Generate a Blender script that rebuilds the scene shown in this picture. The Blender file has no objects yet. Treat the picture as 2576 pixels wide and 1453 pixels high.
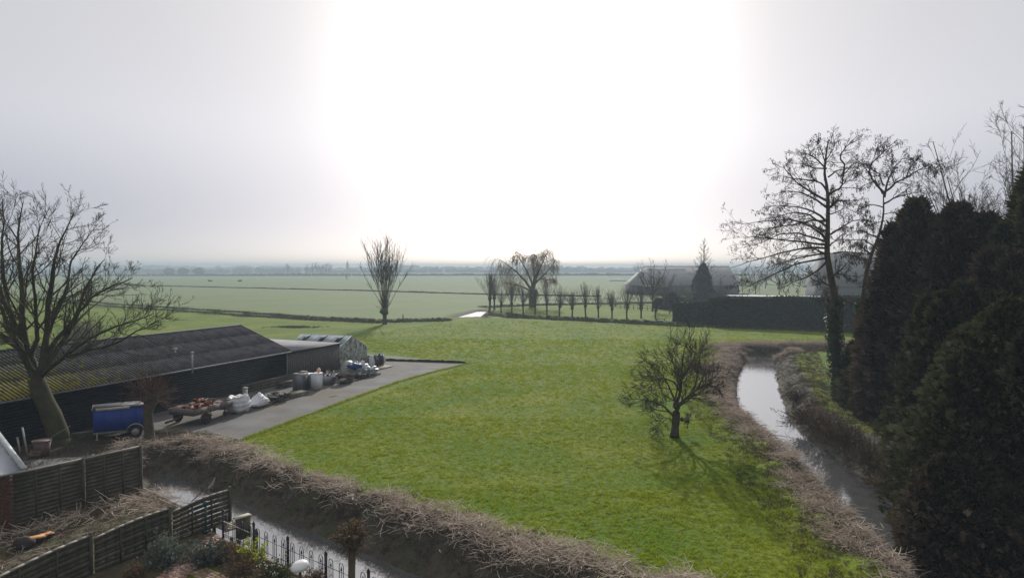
import bpy, math, random
import numpy as np
from mathutils import Vector, Matrix, Euler
PI = math.pi
sc = bpy.context.scene
# ------------------------------------------------------------------ camera
CAM_H = 8.8
cam_d = bpy.data.cameras.new('camera'); cam = bpy.data.objects.new('camera', cam_d)
sc.collection.objects.link(cam); sc.camera = cam
cam_d.lens = 24.0; cam_d.sensor_width = 36.0; cam_d.clip_start = 0.1; cam_d.clip_end = 9000
PITCH = math.atan(51.5 / 1717.0)
cam.location = (0, 0, CAM_H); cam.rotation_euler = (PI / 2 - PITCH, 0, 0)
# ------------------------------------------------------------------ sky, sun, exposure
SUN_EL, SUN_AZ = math.radians(24.0), math.radians(1.5)
sdir = Vector((math.sin(SUN_AZ) * math.cos(SUN_EL), math.cos(SUN_AZ) * math.cos(SUN_EL), math.sin(SUN_EL)))
w = bpy.data.worlds.new('World'); sc.world = w; w.use_nodes = True
nt = w.node_tree; nt.nodes.clear()
def N(t, **k):
    n = nt.nodes.new(t)
    for a, b in k.items(): setattr(n, a, b)
    return n
wout = N('ShaderNodeOutputWorld'); bg1 = N('ShaderNodeBackground'); bg2 = N('ShaderNodeBackground'); add = N('ShaderNodeAddShader')
sky = N('ShaderNodeTexSky', sky_type='NISHITA'); sky.sun_disc = False
sky.sun_elevation = SUN_EL; sky.sun_rotation = SUN_AZ; sky.air_density = 0.18; sky.dust_density = 0.8; sky.ozone_density = 0.0; sky.altitude = 0
nt.links.new(sky.outputs[0], bg1.inputs[0]); bg1.inputs[1].default_value = 0.05
# the misty veil round the sun: brightness falls with the angle from the sun
tc = N('ShaderNodeTexCoord'); nrm = N('ShaderNodeVectorMath', operation='NORMALIZE'); nt.links.new(tc.outputs['Generated'], nrm.inputs[0])
dt = N('ShaderNodeVectorMath', operation='DOT_PRODUCT'); nt.links.new(nrm.outputs[0], dt.inputs[0]); dt.inputs[1].default_value = (math.sin(SUN_AZ) * math.cos(math.radians(15)), math.cos(SUN_AZ) * math.cos(math.radians(15)), math.sin(math.radians(15)))
ac = N('ShaderNodeMath', operation='ARCCOSINE'); nt.links.new(dt.outputs['Value'], ac.inputs[0])
ns = N('ShaderNodeTexNoise'); ns.inputs['Scale'].default_value = 2.2; ns.inputs['Detail'].default_value = 3; nt.links.new(nrm.outputs[0], ns.inputs['Vector'])
na = N('ShaderNodeMath', operation='MULTIPLY_ADD'); nt.links.new(ns.outputs[0], na.inputs[0]); na.inputs[1].default_value = 0.03; nt.links.new(ac.outputs[0], na.inputs[2])
dv = N('ShaderNodeMath', operation='DIVIDE'); nt.links.new(na.outputs[0], dv.inputs[0]); dv.inputs[1].default_value = PI
rp = N('ShaderNodeValToRGB'); nt.links.new(dv.outputs[0], rp.inputs[0])
els = rp.color_ramp.elements
def stop(deg, v, tint=(1, 1, 1)):
    e = els.new(deg / 180.0); e.color = (v * tint[0], v * tint[1], v * tint[2], 1)
els[0].position = 0.0; els[0].color = (1, .99, .97, 1); els[1].position = 1.0; els[1].color = (.070, .071, .075, 1)
for d_, v_ in ((4, .60), (8, .34), (11.5, .22), (14.5, .140), (17, .104), (20, .096), (34, .099), (60, .098), (100, .09)):
    stop(d_, v_, (1, .99, .985) if d_ > 20 else (1, .995, .99))
# the veil thins out towards the horizon, where the low sky is already pale
sx_ = N('ShaderNodeSeparateXYZ'); nt.links.new(nrm.outputs[0], sx_.inputs[0]); er = N('ShaderNodeMapRange', interpolation_type='SMOOTHSTEP'); er.inputs[1].default_value = .0; er.inputs[2].default_value = .21; er.inputs[3].default_value = .22; er.inputs[4].default_value = 1.0
nt.links.new(sx_.outputs[2], er.inputs[0]); vm = N('ShaderNodeVectorMath', operation='SCALE'); nt.links.new(rp.outputs[0], vm.inputs[0]); nt.links.new(er.outputs[0], vm.inputs['Scale'])
nt.links.new(vm.outputs[0], bg2.inputs[0]); bg2.inputs[1].default_value = 5.4
nt.links.new(bg1.outputs[0], add.inputs[0]); nt.links.new(bg2.outputs[0], add.inputs[1]); nt.links.new(add.outputs[0], wout.inputs[0])
sl = bpy.data.lights.new('sun', 'SUN'); sl.energy = 3.8; sl.angle = math.radians(0.6); sl.color = (1, .96, .90)
so = bpy.data.objects.new('sun', sl); sc.collection.objects.link(so)
so.rotation_euler = (-sdir).to_track_quat('-Z', 'Y').to_euler(); so.location = (0, 60, 60)
sc.view_settings.view_transform = 'Standard'; sc.view_settings.look = 'None'; sc.view_settings.exposure = 0; sc.view_settings.gamma = 1
sc.view_settings.use_curve_mapping = False
sc.cycles.max_bounces = 6; sc.cycles.diffuse_bounces = 3; sc.cycles.glossy_bounces = 3; sc.cycles.transmission_bounces = 4
sc.cycles.transparent_max_bounces = 8; sc.cycles.volume_bounces = 2; sc.cycles.use_denoising = True; sc.cycles.sample_clamp_indirect = 6
# ------------------------------------------------------------------ helpers
rng = np.random.default_rng(11)
F_, CX, CY = 1717.0, 1288.0, 726.5
COSP, SINP = math.cos(PITCH), math.sin(PITCH)
def ray(px, py):
    u = (px - CX) / F_; v = (CY - py) / F_
    return np.array([u, COSP + v * SINP, v * COSP - SINP])
def G(px, py, z=0.0):                 # where the line of sight meets the level z
    d = ray(px, py); t = (z - CAM_H) / d[2]
    return np.array([d[0] * t, d[1] * t, z])
def AT(px, py, Y):                    # the point of that line of sight at depth Y
    d = ray(px, py); t = Y / d[1]
    return np.array([d[0] * t, Y, CAM_H + d[2] * t])
def tag(o, label=None, cat=None, group=None, kind=None):
    if label: o['label'] = label
    if cat: o['category'] = cat
    if group: o['group'] = group
    if kind: o['kind'] = kind
    return o
def empty(name, loc, rz=0, **k):
    o = bpy.data.objects.new(name, None); sc.collection.objects.link(o)
    o.location = [float(a) for a in loc]; o.rotation_euler = (0, 0, rz); o.empty_display_size = .2
    return tag(o, **k)
def mesh_from(name, V, Fs, attr=None, smooth=False):
    me = bpy.data.meshes.new(name)
    V = np.asarray(V, dtype=np.float32).reshape(-1, 3)
    Fs = [np.asarray(f, dtype=np.int32) for f in Fs if len(f)]
    me.vertices.add(len(V)); me.vertices.foreach_set('co', V.ravel())
    if Fs:
        loops = np.concatenate([f.ravel() for f in Fs])
        tot = np.concatenate([np.full(len(f), f.shape[1], dtype=np.int32) for f in Fs])
        st = np.concatenate([[0], np.cumsum(tot)[:-1]]).astype(np.int32)
        me.loops.add(len(loops)); me.loops.foreach_set('vertex_index', loops)
        me.polygons.add(len(tot)); me.polygons.foreach_set('loop_start', st)
        if smooth: me.polygons.foreach_set('use_smooth', np.ones(len(tot), dtype=bool))
    me.update(calc_edges=True)
    if attr is not None:
        for nme, vals in attr.items():
            a = me.attributes.new(nme, 'FLOAT', 'POINT'); a.data.foreach_set('value', np.asarray(vals, dtype=np.float32))
    return me
def link(name, me, mat=None, parent=None, loc=None, rz=0):
    o = bpy.data.objects.new(name, me); sc.collection.objects.link(o)
    if mat is not None and len(me.materials) == 0: me.materials.append(mat)
    if parent is not None: o.parent = parent
    if loc is not None: o.location = [float(a) for a in loc]
    if rz: o.rotation_euler = (0, 0, rz)
    return o
class MB:
    def __init__(s): s.V = []; s.F = []; s.n = 0; s.A = []
    def add(s, V, Fs, a=0.5):
        V = np.asarray(V, dtype=float).reshape(-1, 3)
        for f in Fs:
            f = np.asarray(f, dtype=np.int64)
            if len(f): s.F.append(f + s.n)
        s.V.append(V); s.n += len(V)
        s.A.append(np.full(len(V), a) if np.isscalar(a) else np.asarray(a)); return s
    def box(s, c, size, rz=0, ry=0, rx=0, a=.5, jit=0):
        x, y, z = [q / 2 for q in size]
        V = np.array([[-x,-y,-z],[x,-y,-z],[x,y,-z],[-x,y,-z],[-x,-y,z],[x,-y,z],[x,y,z],[-x,y,z]], float)
        if jit: V += rng.normal(0, jit, V.shape)
        if rz or ry or rx: V = V @ np.array(Euler((rx, ry, rz)).to_matrix()).T
        s.add(V + np.array(c), [[[0,3,2,1],[4,5,6,7],[0,1,5,4],[1,2,6,5],[2,3,7,6],[3,0,4,7]]], a); return s
    def bar(s, p, q, wd, ht, a=.5):      # beam between two points
        p = np.array(p, float); q = np.array(q, float); d = q - p; L = np.linalg.norm(d); d /= L
        up = np.array([0, 0, 1.]) if abs(d[2]) < .95 else np.array([0, 1., 0])
        r = np.cross(d, up); r /= np.linalg.norm(r); u = np.cross(r, d)
        V = [b + r * sx * wd / 2 + u * sz * ht / 2 for b in (p, q) for sx, sz in ((-1,-1),(1,-1),(1,1),(-1,1))]
        s.add(V, [[[0,1,2,3],[7,6,5,4],[0,4,5,1],[1,5,6,2],[2,6,7,3],[3,7,4,0]]], a); return s
    def tube(s, pts, rad, sides=8, a=.5, caps=True):
        P = np.asarray(pts, float)[None]; R = np.broadcast_to(np.asarray(rad, float), (P.shape[1],))[None]
        V, F = tubes(P, R, sides); s.add(V, [F], a)
        if caps:
            n = P.shape[1]; s.F.append(np.array([list(range(sides))[::-1]]) + s.n - n * sides) if False else None
            m = len(V); c0 = s.n - m
            s.F.append(np.array([[c0 + sides - 1 - i for i in range(sides)]])); s.F.append(np.array([[c0 + m - sides + i for i in range(sides)]]))
        return s
    def prism(s, poly, z0, z1, a=.5):
        n = len(poly); V = [(p[0], p[1], z0) for p in poly] + [(p[0], p[1], z1) for p in poly]
        s.add(V, [[[i, (i + 1) % n, n + (i + 1) % n, n + i] for i in range(n)], [list(range(n))[::-1]], [list(range(n, 2 * n))]], a); return s
    def lump(s, c, r, seed=0, nu=12, nv=8, amp=.18, a=.5, fr=2.2):
        u = np.linspace(0, 2 * PI, nu, endpoint=False); v = np.linspace(0, PI, nv)
        U, W = np.meshgrid(u, v); x = np.sin(W) * np.cos(U); y = np.sin(W) * np.sin(U); z = np.cos(W)
        k = 1 + amp * (np.sin(fr * 3 * x + seed) * np.cos(fr * 2.3 * y + seed * 2.1) + .6 * np.sin(fr * 5.1 * z + seed * 1.7 + 3 * x))
        V = np.stack([x * k * r[0], y * k * r[1], z * k * r[2]], -1).reshape(-1, 3) + np.array(c)
        Fq = [[j * nu + i, (j + 1) * nu + i, (j + 1) * nu + (i + 1) % nu, j * nu + (i + 1) % nu] for j in range(nv - 1) for i in range(nu)]
        s.add(V, [Fq], a); return s
    def data(s):
        V = np.concatenate(s.V); A = np.concatenate(s.A); d = {}
        for f in s.F: d.setdefault(f.shape[1], []).append(f)
        return V, [np.concatenate(x) for x in d.values()], A
    def mesh(s, name, smooth=False):
        V, F, A = s.data(); return mesh_from(name, V, F, {'v': A}, smooth)
    def build(s, name, mat, parent=None, smooth=False, loc=None, rz=0): return link(name, s.mesh(name, smooth), mat, parent, loc, rz)
def tubes(P, R, sides=4):
    """P (B,n,3), R (B,n) -> verts, quads of B tubes"""
    B, n, _ = P.shape
    T = np.gradient(P, axis=1); T /= np.linalg.norm(T, axis=2, keepdims=True) + 1e-9
    ref = np.where(np.abs(T[:, :1, 2:3]) < .9, np.array([0, 0, 1.]), np.array([1., 0, 0]))
    ref = np.broadcast_to(ref, T.shape)
    X = np.cross(T, ref); X /= np.linalg.norm(X, axis=2, keepdims=True) + 1e-9; Y = np.cross(T, X)
    a = np.arange(sides) * 2 * PI / sides
    V = P[:, :, None, :] + R[:, :, None, None] * (np.cos(a)[None, None, :, None] * X[:, :, None, :] + np.sin(a)[None, None, :, None] * Y[:, :, None, :])
    b = np.arange(B)[:, None, None] * n * sides + np.arange(n - 1)[None, :, None] * sides
    i = np.arange(sides)[None, None, :]; j = (i + 1) % sides
    Fq = np.stack([b + i, b + j, b + j + sides, b + i + sides], -1).reshape(-1, 4)
    return V.reshape(-1, 3), Fq
def unit(a): return a / (np.linalg.norm(a, axis=-1, keepdims=True) + 1e-9)
def grow(S, D, L, n, wig, trop, r):
    S = np.asarray(S, float); B = len(S); P = np.zeros((B, n, 3)); P[:, 0] = S; d = unit(np.asarray(D, float)); st = (np.asarray(L) / (n - 1))[:, None]
    for i in range(1, n):
        d = unit(d + wig * r.normal(0, 1, (B, 3)) + np.asarray(trop) / (n - 1)); P[:, i] = P[:, i - 1] + d * st
    return P
def spawn(P, R, L, k, t0, t1, ang, lenf, rf, r, sd=.18, fall=.5):
    B, n, _ = P.shape; idx = np.repeat(np.arange(B), k); t = r.uniform(t0, t1, len(idx)); q = t * (n - 1); i0 = np.minimum(q.astype(int), n - 2); f = (q - i0)[:, None]
    S = P[idx, i0] * (1 - f) + P[idx, i0 + 1] * f; T = unit(P[idx, i0 + 1] - P[idx, i0])
    pr = unit(np.cross(T, r.normal(0, 1, T.shape))); a = (ang + r.normal(0, sd, len(idx)))[:, None]
    D = np.cos(a) * T + np.sin(a) * pr; rr = (R[idx, i0] * (1 - f[:, 0]) + R[idx, i0 + 1] * f[:, 0]) * rf
    LL = L[idx] * lenf * (1 - fall * t) * r.uniform(.6, 1.15, len(idx))
    return S, D, LL, rr
def resample(pts, n):
    pts = np.asarray(pts, float); s = np.concatenate([[0], np.cumsum(np.linalg.norm(np.diff(pts, axis=0), axis=1))]); q = np.linspace(0, s[-1], n)
    return np.stack([np.interp(q, s, pts[:, k]) for k in range(3)], 1), s[-1]
def tree_geo(mains, levels, r, nm=12, sides=7, rmin=.01):
    """mains: [(pts, r0, r1)] -> limbs geometry, twig geometry, all last-level branches"""
    Ps, Rs, Ls = [], [], []
    for pts, r0, r1 in mains:
        p, L = resample(pts, nm); Ps.append(p); Ls.append(L); Rs.append(r0 + (r1 - r0) * np.linspace(0, 1, nm) ** .8)
    P, R, L = np.array(Ps), np.array(Rs), np.array(Ls)
    P[:, 1:] += r.normal(0, .012, P[:, 1:].shape) * L[:, None, None] * .35
    limbs = MB(); limbs.add(*[(lambda v: v)(x) if i == 0 else [x] for i, x in enumerate(tubes(P, R, sides))])
    tw = MB()
    for lv in levels:
        S, D, LL, rr = spawn(P, R, L, lv['k'], lv.get('t0', .25), lv.get('t1', 1), lv.get('a', .75), lv['lf'], lv.get('rf', .55), r, fall=lv.get('fall', .5))
        if 'up' in lv: D = unit(D + np.array([0, 0, lv['up']]))
        if 'flat' in lv: D[:, 2] *= lv['flat']; D = unit(D)
        P = grow(S, D, LL, lv.get('n', 5), lv.get('w', .16), lv.get('tr', (0, 0, .2)), r); L = LL
        rr = np.maximum(rr, rmin); R = rr[:, None] * (1 - .65 * np.linspace(0, 1, P.shape[1]))[None]; R = np.maximum(R, rmin * .6)
        V, Fq = tubes(P, R, lv.get('s', 3)); tw.add(V, [Fq], np.repeat(r.uniform(0, 1, len(P)), P.shape[1] * lv.get('s', 3)))
    return limbs, tw, P
def bake(V0, F0, pos, M3, a):        # many copies of one small shape, as arrays
    B = len(pos); V = np.einsum('bij,vj->bvi', M3, V0) + pos[:, None, :]
    Fs = [(f[None] + (np.arange(B) * len(V0))[:, None, None]).reshape(-1, f.shape[1]) for f in F0]
    return V.reshape(-1, 3), Fs, np.repeat(a, len(V0))
def frames(D, r, s):                 # rotation matrices whose z is D, random roll, scaled
    D = unit(D); X = unit(np.cross(D, r.normal(0, 1, D.shape))); Y = np.cross(D, X)
    s = np.asarray(s); s = s[:, None, None] if s.ndim == 1 else s
    return np.stack([X, Y, D], -1) * s
# ------------------------------------------------------------------ materials
MATS = {}
def M(name, c1, c2=None, scale=4, rough=.85, bump=0, bscale=30, metallic=0, spec=.3, attr=None, trans=None, c3=None, s3=40, f3=.5, inst=False, stretch=None, alpha=None, coat=0, ramp=(.35, .65)):
    if name in MATS: return MATS[name]
    m = bpy.data.materials.new(name); m.use_nodes = True; t = m.node_tree; L = t.links.new; b = t.nodes['Principled BSDF']
    def n(ty, **k):
        x = t.nodes.new(ty)
        for q, v in k.items(): setattr(x, q, v)
        return x
    geo = n('ShaderNodeNewGeometry'); vec = geo.outputs['Position']
    if stretch:
        mp = n('ShaderNodeMapping'); mp.inputs['Scale'].default_value = stretch; L(vec, mp.inputs[0]); vec = mp.outputs[0]
    def noise(s, det=5, ro=.6):
        x = n('ShaderNodeTexNoise'); x.inputs['Scale'].default_value = s; x.inputs['Detail'].default_value = det; x.inputs['Roughness'].default_value = ro; L(vec, x.inputs['Vector']); return x.outputs[0]
    def mix(fac, a, c):
        x = n('ShaderNodeMix', data_type='RGBA'); L(fac, x.inputs[0])
        for inp, v in ((x.inputs[6], a), (x.inputs[7], c)):
            if isinstance(v, tuple): inp.default_value = v + (1,)
            else: L(v, inp)
        return x.outputs[2]
    def rng_(o, lo, hi):
        x = n('ShaderNodeMapRange'); x.inputs[1].default_value = lo; x.inputs[2].default_value = hi; L(o, x.inputs[0]); return x.outputs[0]
    col = c1
    if c2: 
        if attr:
            at = n('ShaderNodeAttribute', attribute_name=attr); at.attribute_type = 'INSTANCER' if inst else 'GEOMETRY'; fac = at.outputs['Fac']
        else: fac = rng_(noise(scale), *ramp)
        col = mix(fac, c1, c2)
    if c3: col = mix(rng_(noise(s3, 3), .5, .5 + .5 * f3), col, c3)
    if isinstance(col, tuple): b.inputs['Base Color'].default_value = col + (1,)
    else: L(col, b.inputs['Base Color'])
    b.inputs['Roughness'].default_value = rough; b.inputs['Metallic'].default_value = metallic; b.inputs['Specular IOR Level'].default_value = spec
    if coat: b.inputs['Coat Weight'].default_value = coat
    if bump:
        bp = n('ShaderNodeBump'); bp.inputs['Strength'].default_value = 1; bp.inputs['Distance'].default_value = bump; L(noise(bscale, 4), bp.inputs['Height']); L(bp.outputs[0], b.inputs['Normal'])
    if trans:
        tr = n('ShaderNodeBsdfTranslucent'); ms = n('ShaderNodeMixShader'); ms.inputs[0].default_value = trans[1]; tr.inputs[0].default_value = trans[0] + (1,)
        L(b.outputs[0], ms.inputs[1]); L(tr.outputs[0], ms.inputs[2]); L(ms.outputs[0], t.nodes['Material Output'].inputs[0])
    if alpha is not None: b.inputs['Alpha'].default_value = alpha
    MATS[name] = m; return m
bark = M('bark', (.050, .042, .030), (.085, .075, .045), 3, .95, .01, 40)
bark_moss = M('mossy_bark', (.040, .033, .022), (.065, .066, .020), 1.6, .95, .02, 22, c3=(.03, .025, .02), s3=9)
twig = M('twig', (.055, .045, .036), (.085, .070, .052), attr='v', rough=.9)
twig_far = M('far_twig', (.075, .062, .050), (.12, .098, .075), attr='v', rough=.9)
twig_red = M('red_twig', (.085, .045, .032), (.13, .062, .040), attr='v', rough=.9)
old_wood = M('weathered_wood', (.105, .092, .074), (.17, .155, .13), 6, .9, .004, 40, stretch=(1, 1, 4))
dark_wood = M('dark_stained_wood', (.058, .052, .041), (.098, .088, .066), 3, .9, .004, 30, c3=(.05, .062, .03), s3=5)
pale_wood = M('pale_wood', (.32, .28, .22), (.22, .19, .15), 8, .85)
black_metal = M('black_painted_metal', (.014, .014, .018), None, rough=.45, spec=.5)
grey_metal = M('galvanised_metal', (.30, .31, .33), (.22, .23, .25), 5, .45, metallic=.5)
white_plastic = M('white_woven_plastic', (.62, .63, .66), (.50, .51, .54), 6, .55, .012, 14)
# ------------------------------------------------------------------ the lie of the land
WATER_Z = -1.0
def xy(l): return [tuple(p[:2]) for p in l]
GP = lambda lst, z=0: xy([G(a, b, z) for a, b in lst])
shore = [(-14.75, 27.1), tuple(G(395, 1245)[:2]), tuple(G(450, 1272)[:2]), tuple(G(529, 1331)[:2]), tuple(G(565, 1353)[:2]), tuple(G(733, 1430)[:2])]
_d = np.array(shore[-1]) - np.array(shore[-2]); _d = _d / np.linalg.norm(_d)
shore += [tuple(np.array(shore[-1]) + _d * k) for k in (3.5, 9, 18)]
iron_dir = _d
far_edge = GP([(425, 1188), (480, 1212), (585, 1255), (700, 1310), (860, 1370), (1000, 1430)], WATER_Z)
far_edge += [tuple(np.array(far_edge[-1]) + _d * k) for k in (4, 8, 18)]
ditch_near = [(p[0], p[1]) for p in shore] + far_edge[::-1] + [(-16.6, 31.5), (-15.9, 29.0)]
right_l = GP([(1878, 905), (1857, 960), (1858, 1010), (1875, 1045), (1920, 1085), (1975, 1135), (2030, 1180), (2080, 1225), (2130, 1290), (2190, 1340), (2240, 1395)], WATER_Z)
right_r = GP([(1948, 905), (1950, 950), (1966, 1010), (1985, 1060), (2040, 1110), (2090, 1145), (2150, 1185), (2215, 1225), (2285, 1285), (2350, 1350), (2420, 1420)], WATER_Z)
ditch_right = right_l + [(12.2, 17), (11.5, 8)] + [(14.5, 8), (15.2, 17)] + right_r[::-1]
y0 = right_l[0][1]; x0 = right_l[0][0]
ditch_bend = [(x0, y0 - .1), (x0 + 3.0, y0 - .1), (x0 + 4.2, y0 + 1.6), (60, y0 + 3.2), (60, y0 + 4.6), (x0 + 3, y0 + 4.0), (x0 + .4, y0 + 2.2)]
def strip(line, wd):
    L = np.array(line); T = np.gradient(L, axis=0); T = T / np.linalg.norm(T, axis=1, keepdims=True); Nn = np.stack([-T[:, 1], T[:, 0]], 1)
    wd = np.broadcast_to(np.asarray(wd, float), (len(L),))[:, None]
    return [tuple(p) for p in L + Nn * wd / 2] + [tuple(p) for p in (L - Nn * wd / 2)[::-1]]
far_line = GP([(-300, 715), (0, 741), (270, 767), (560, 786), (790, 802), (960, 809), (1100, 805)])
pool = GP([(1100, 805), (1150, 798.5), (1185, 791), (1204, 784), (1216, 782)], WATER_Z) + [(3, 166), (20, 172), (45, 176)]
ditch_far = strip(far_line, 1.3); POOL_Z = -.22; ditch_pool = GP([(1146, 799.5), (1206, 797.5), (1224, 783), (1208, 782)], POOL_Z)
ditch_back = strip([(-5.5, 155), (3, 163), (20, 170), (45, 176), (80, 180)], 1.5)
ditch_row = strip([tuple(G(1205, 799, -1)[:2])] + GP([(1300, 797), (1500, 806), (1700, 817), (1900, 824), (2080, 831), (2400, 842)]), [1.0, 1.5, 1.5, 1.5, 1.5, 1.5, 1.5])
WATERS = [ditch_near, ditch_right, ditch_bend, ditch_far, ditch_pool, ditch_back, ditch_row]
garden_poly = shore + [(9, 4), (-45, 4), (-45, 22), (-17.1, 23.35)]
def dist_poly(X, Y, poly):
    d = np.full(X.shape, 1e9); ins = np.zeros(X.shape, bool); P = np.array(poly); Q = np.roll(P, -1, 0)
    for (ax, ay), (bx, by) in zip(P, Q):
        ex, ey = bx - ax, by - ay; t = np.clip(((X - ax) * ex + (Y - ay) * ey) / (ex * ex + ey * ey + 1e-9), 0, 1)
        d = np.minimum(d, np.hypot(X - ax - t * ex, Y - ay - t * ey))
        c = ((ay > Y) != (by > Y)); 
        with np.errstate(divide='ignore', invalid='ignore'): xi = (bx - ax) * (Y - ay) / (by - ay) + ax
        ins ^= c & (X < xi)
    return np.where(ins, -d, d)
def sm(a, b, x): t = np.clip((x - a) / (b - a), 0, 1); return t * t * (3 - 2 * t)
def wob(X, Y, s, sd=0): return (np.sin(X * s + 1.7 * np.sin(Y * s * .63 + sd) + sd) * np.cos(Y * s * 1.13 + 1.3 * np.sin(X * s * .71 + 2 * sd)))
SW = 1.55
def water_d(X, Y):
    ds = [dist_poly(X, Y, p) for p in WATERS]
    return ds
def height(X, Y, ds=None):
    if ds is None: ds = water_d(X, Y)
    dp_ = ds[4]; d = np.minimum.reduce([q for i_, q in enumerate(ds) if i_ != 4]); nz = .12 * wob(X, Y, 1.9) + .08 * wob(X, Y, 4.3, 2)
    dd = d + nz * sm(0, .4, d) * 1.5
    z = np.where(d < 0, WATER_Z - .06 + np.maximum(d, -.8) * .5, WATER_Z - .06 + (1.06) * sm(-.15, SW, dd))
    near = np.minimum(ds[0], ds[1]); z = z + .16 * sm(.9, 1.7, near) * (1 - sm(2.2, 3.4, near)) * (1 + wob(X, Y, 1.3, 3))       # spoil heaped beside the ditches
    z = z + .03 * wob(X, Y, .35, 1) + np.where(Y < 70, .012 * wob(X, Y, 3.1, 5), 0)
    z = np.minimum(z, np.where(dp_ < 0, POOL_Z - .1, POOL_Z - .1 + (.1 - POOL_Z) * sm(0, .9, dp_) + 9 * (dp_ > .9))); z = np.where((dp_ < 0), POOL_Z - .1, z); near_pool = (dp_ > 0) & (dp_ < 12) & (Y < 158); z = np.where(near_pool, np.minimum(z, .0), z)
    g = dist_poly(X, Y, garden_poly); z = np.where(g < .02, -1.6, z)
    z = np.where((g >= .02) & (g < .35) , np.minimum(z, -1.1), z) if False else z
    y_ = dist_poly(X, Y, yard_poly); z = np.where(y_ < -.3, np.minimum(z, -.08), np.where(y_ < .6, z * .3, z))
    return z
# shed axes, needed by the yard
E0 = G(721, 961); su = np.array([.345, .9386, 0]); sn = np.array([-.9386, .345, 0])
def S(s, n, z=0.): return E0 + s * su + n * sn + np.array([0, 0, z])
yard_poly = GP([(395, 1088), (470, 1086), (545, 1094), (603, 1107), (740, 1056), (860, 1011), (1000, 960), (1090, 935), (1178, 914), (920, 889)]) + [tuple(S(13.2, 7)[:2]), tuple(S(9, 12)[:2]), tuple(S(0, 3)[:2]), tuple(S(-14, 1)[:2])]
X = np.unique(np.concatenate([-np.geomspace(45, 2500, 26)[::-1], np.arange(-45, 46, .32), np.geomspace(46, 2500, 26)]))
Y = np.unique(np.concatenate([[-300, -150, -60, -20, 0, 6, 11], np.arange(14, 42, .2), np.arange(42, 80, .38), np.arange(80, 185, .75), np.geomspace(185, 2700, 50)]))
GX, GY = np.meshgrid(X, Y); ds = water_d(GX, GY); GZ = height(GX, GY, ds)
dmin = np.minimum.reduce(ds); V = np.stack([GX, GY, GZ], -1).reshape(-1, 3)
nx, ny = len(X), len(Y); ii = (np.arange(ny - 1)[:, None] * nx + np.arange(nx - 1)[None]).ravel()
quads = np.stack([ii, ii + 1, ii + nx + 1, ii + nx], -1)
fc = lambda A: A.ravel()[quads].mean(1)
fd = fc(np.minimum(ds[0], ds[1])); fda = fc(dmin); fy = fc(GY); fx = fc(GX)
bank = ((fd < 1.9) | (fda < 1.7)) & (fy < 190)
scrub_poly = GP([(180, 1120), (230, 1085), (330, 1060), (440, 1060), (520, 1080), (560, 1098), (605, 1122), (600, 1160), (480, 1230), (350, 1240)]) + [(-16, 27), (-22, 24), (-30, 30), (-24, 36)]
fs = dist_poly(fx, fy, scrub_poly); scrub = (fs < 0) & ~(fd < 0.6)
shedstrip = dist_poly(fx, fy, [tuple(S(-15, -3.2)[:2]), tuple(S(-15, 12)[:2]), tuple(S(-40, 12)[:2]), tuple(S(-40, -8)[:2]), (-30, 18), (-20, 24)]) < 0
gnd = M('pasture_grass', (.085, .145, .030), (.125, .165, .040), .05, .95, .03, 3.0, c3=(.150, .140, .060), s3=.35, f3=.7)
lawnm = M('lawn_grass', (.078, .158, .004), (.190, .210, .012), .17, .95, .07, 6.5, c3=(.050, .070, .006), s3=3.6, f3=.34, ramp=(.38, .68), spec=.12)
bankm = M('bank_earth', (.045, .040, .030), (.110, .095, .072), 2.6, .95, .09, 7, c3=(.045, .06, .018), s3=1.3, f3=.5)
scrubm = M('leafy_earth', (.030, .030, .016), (.060, .052, .032), 1.4, .95, .06, 9)
far_f = fy > 128
lawn_f = ~bank & ~scrub & ~shedstrip & ~far_f & (fda >= 0)
def sub(name, mask, mat, label=None, **k):
    q = quads[mask]; u, inv = np.unique(q, return_inverse=True)
    o = link(name, mesh_from(name, V[u], [inv.reshape(q.shape)], smooth=True), mat); tag(o, label, kind='structure', **k); return o
right_of = (fx > 5) & (fc(dmin - ds[6]) >= -9)
row_side = dist_poly(fx, fy, [tuple(p) for p in GP([(1230, 796), (1500, 803), (1700, 814), (1900, 821), (2400, 839)])] + [(90, 150), (45, 176), (3, 163), (-5.5, 155)]) < 0
north = (dist_poly(fx, fy, [tuple(p) for p in GP([(-300, 715), (0, 741), (270, 767), (560, 786), (790, 802), (960, 809), (1100, 805)])] + [(-12, 132), (-6, 152), (3, 163), (45, 176), (90, 180), (2600, 400), (2600, 2800), (-2600, 2800), (-2600, 400)]) < 0)
rest = ~bank & ~scrub & ~shedstrip
sub('field', rest & ~north & ~row_side, lawnm, 'bright green meadow between the ditches')
sub('pasture', rest & north, gnd, 'wide pasture running to the horizon')
sub('orchard_lawn', rest & row_side & ~north, lawnm, 'grass behind the row of pollard willows')
sub('ditch_bank', bank, bankm, 'dark earth banks of the ditches')
sub('scrub_ground', (scrub | shedstrip) & ~bank, scrubm, 'dark overgrown ground beside the shed')
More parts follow.
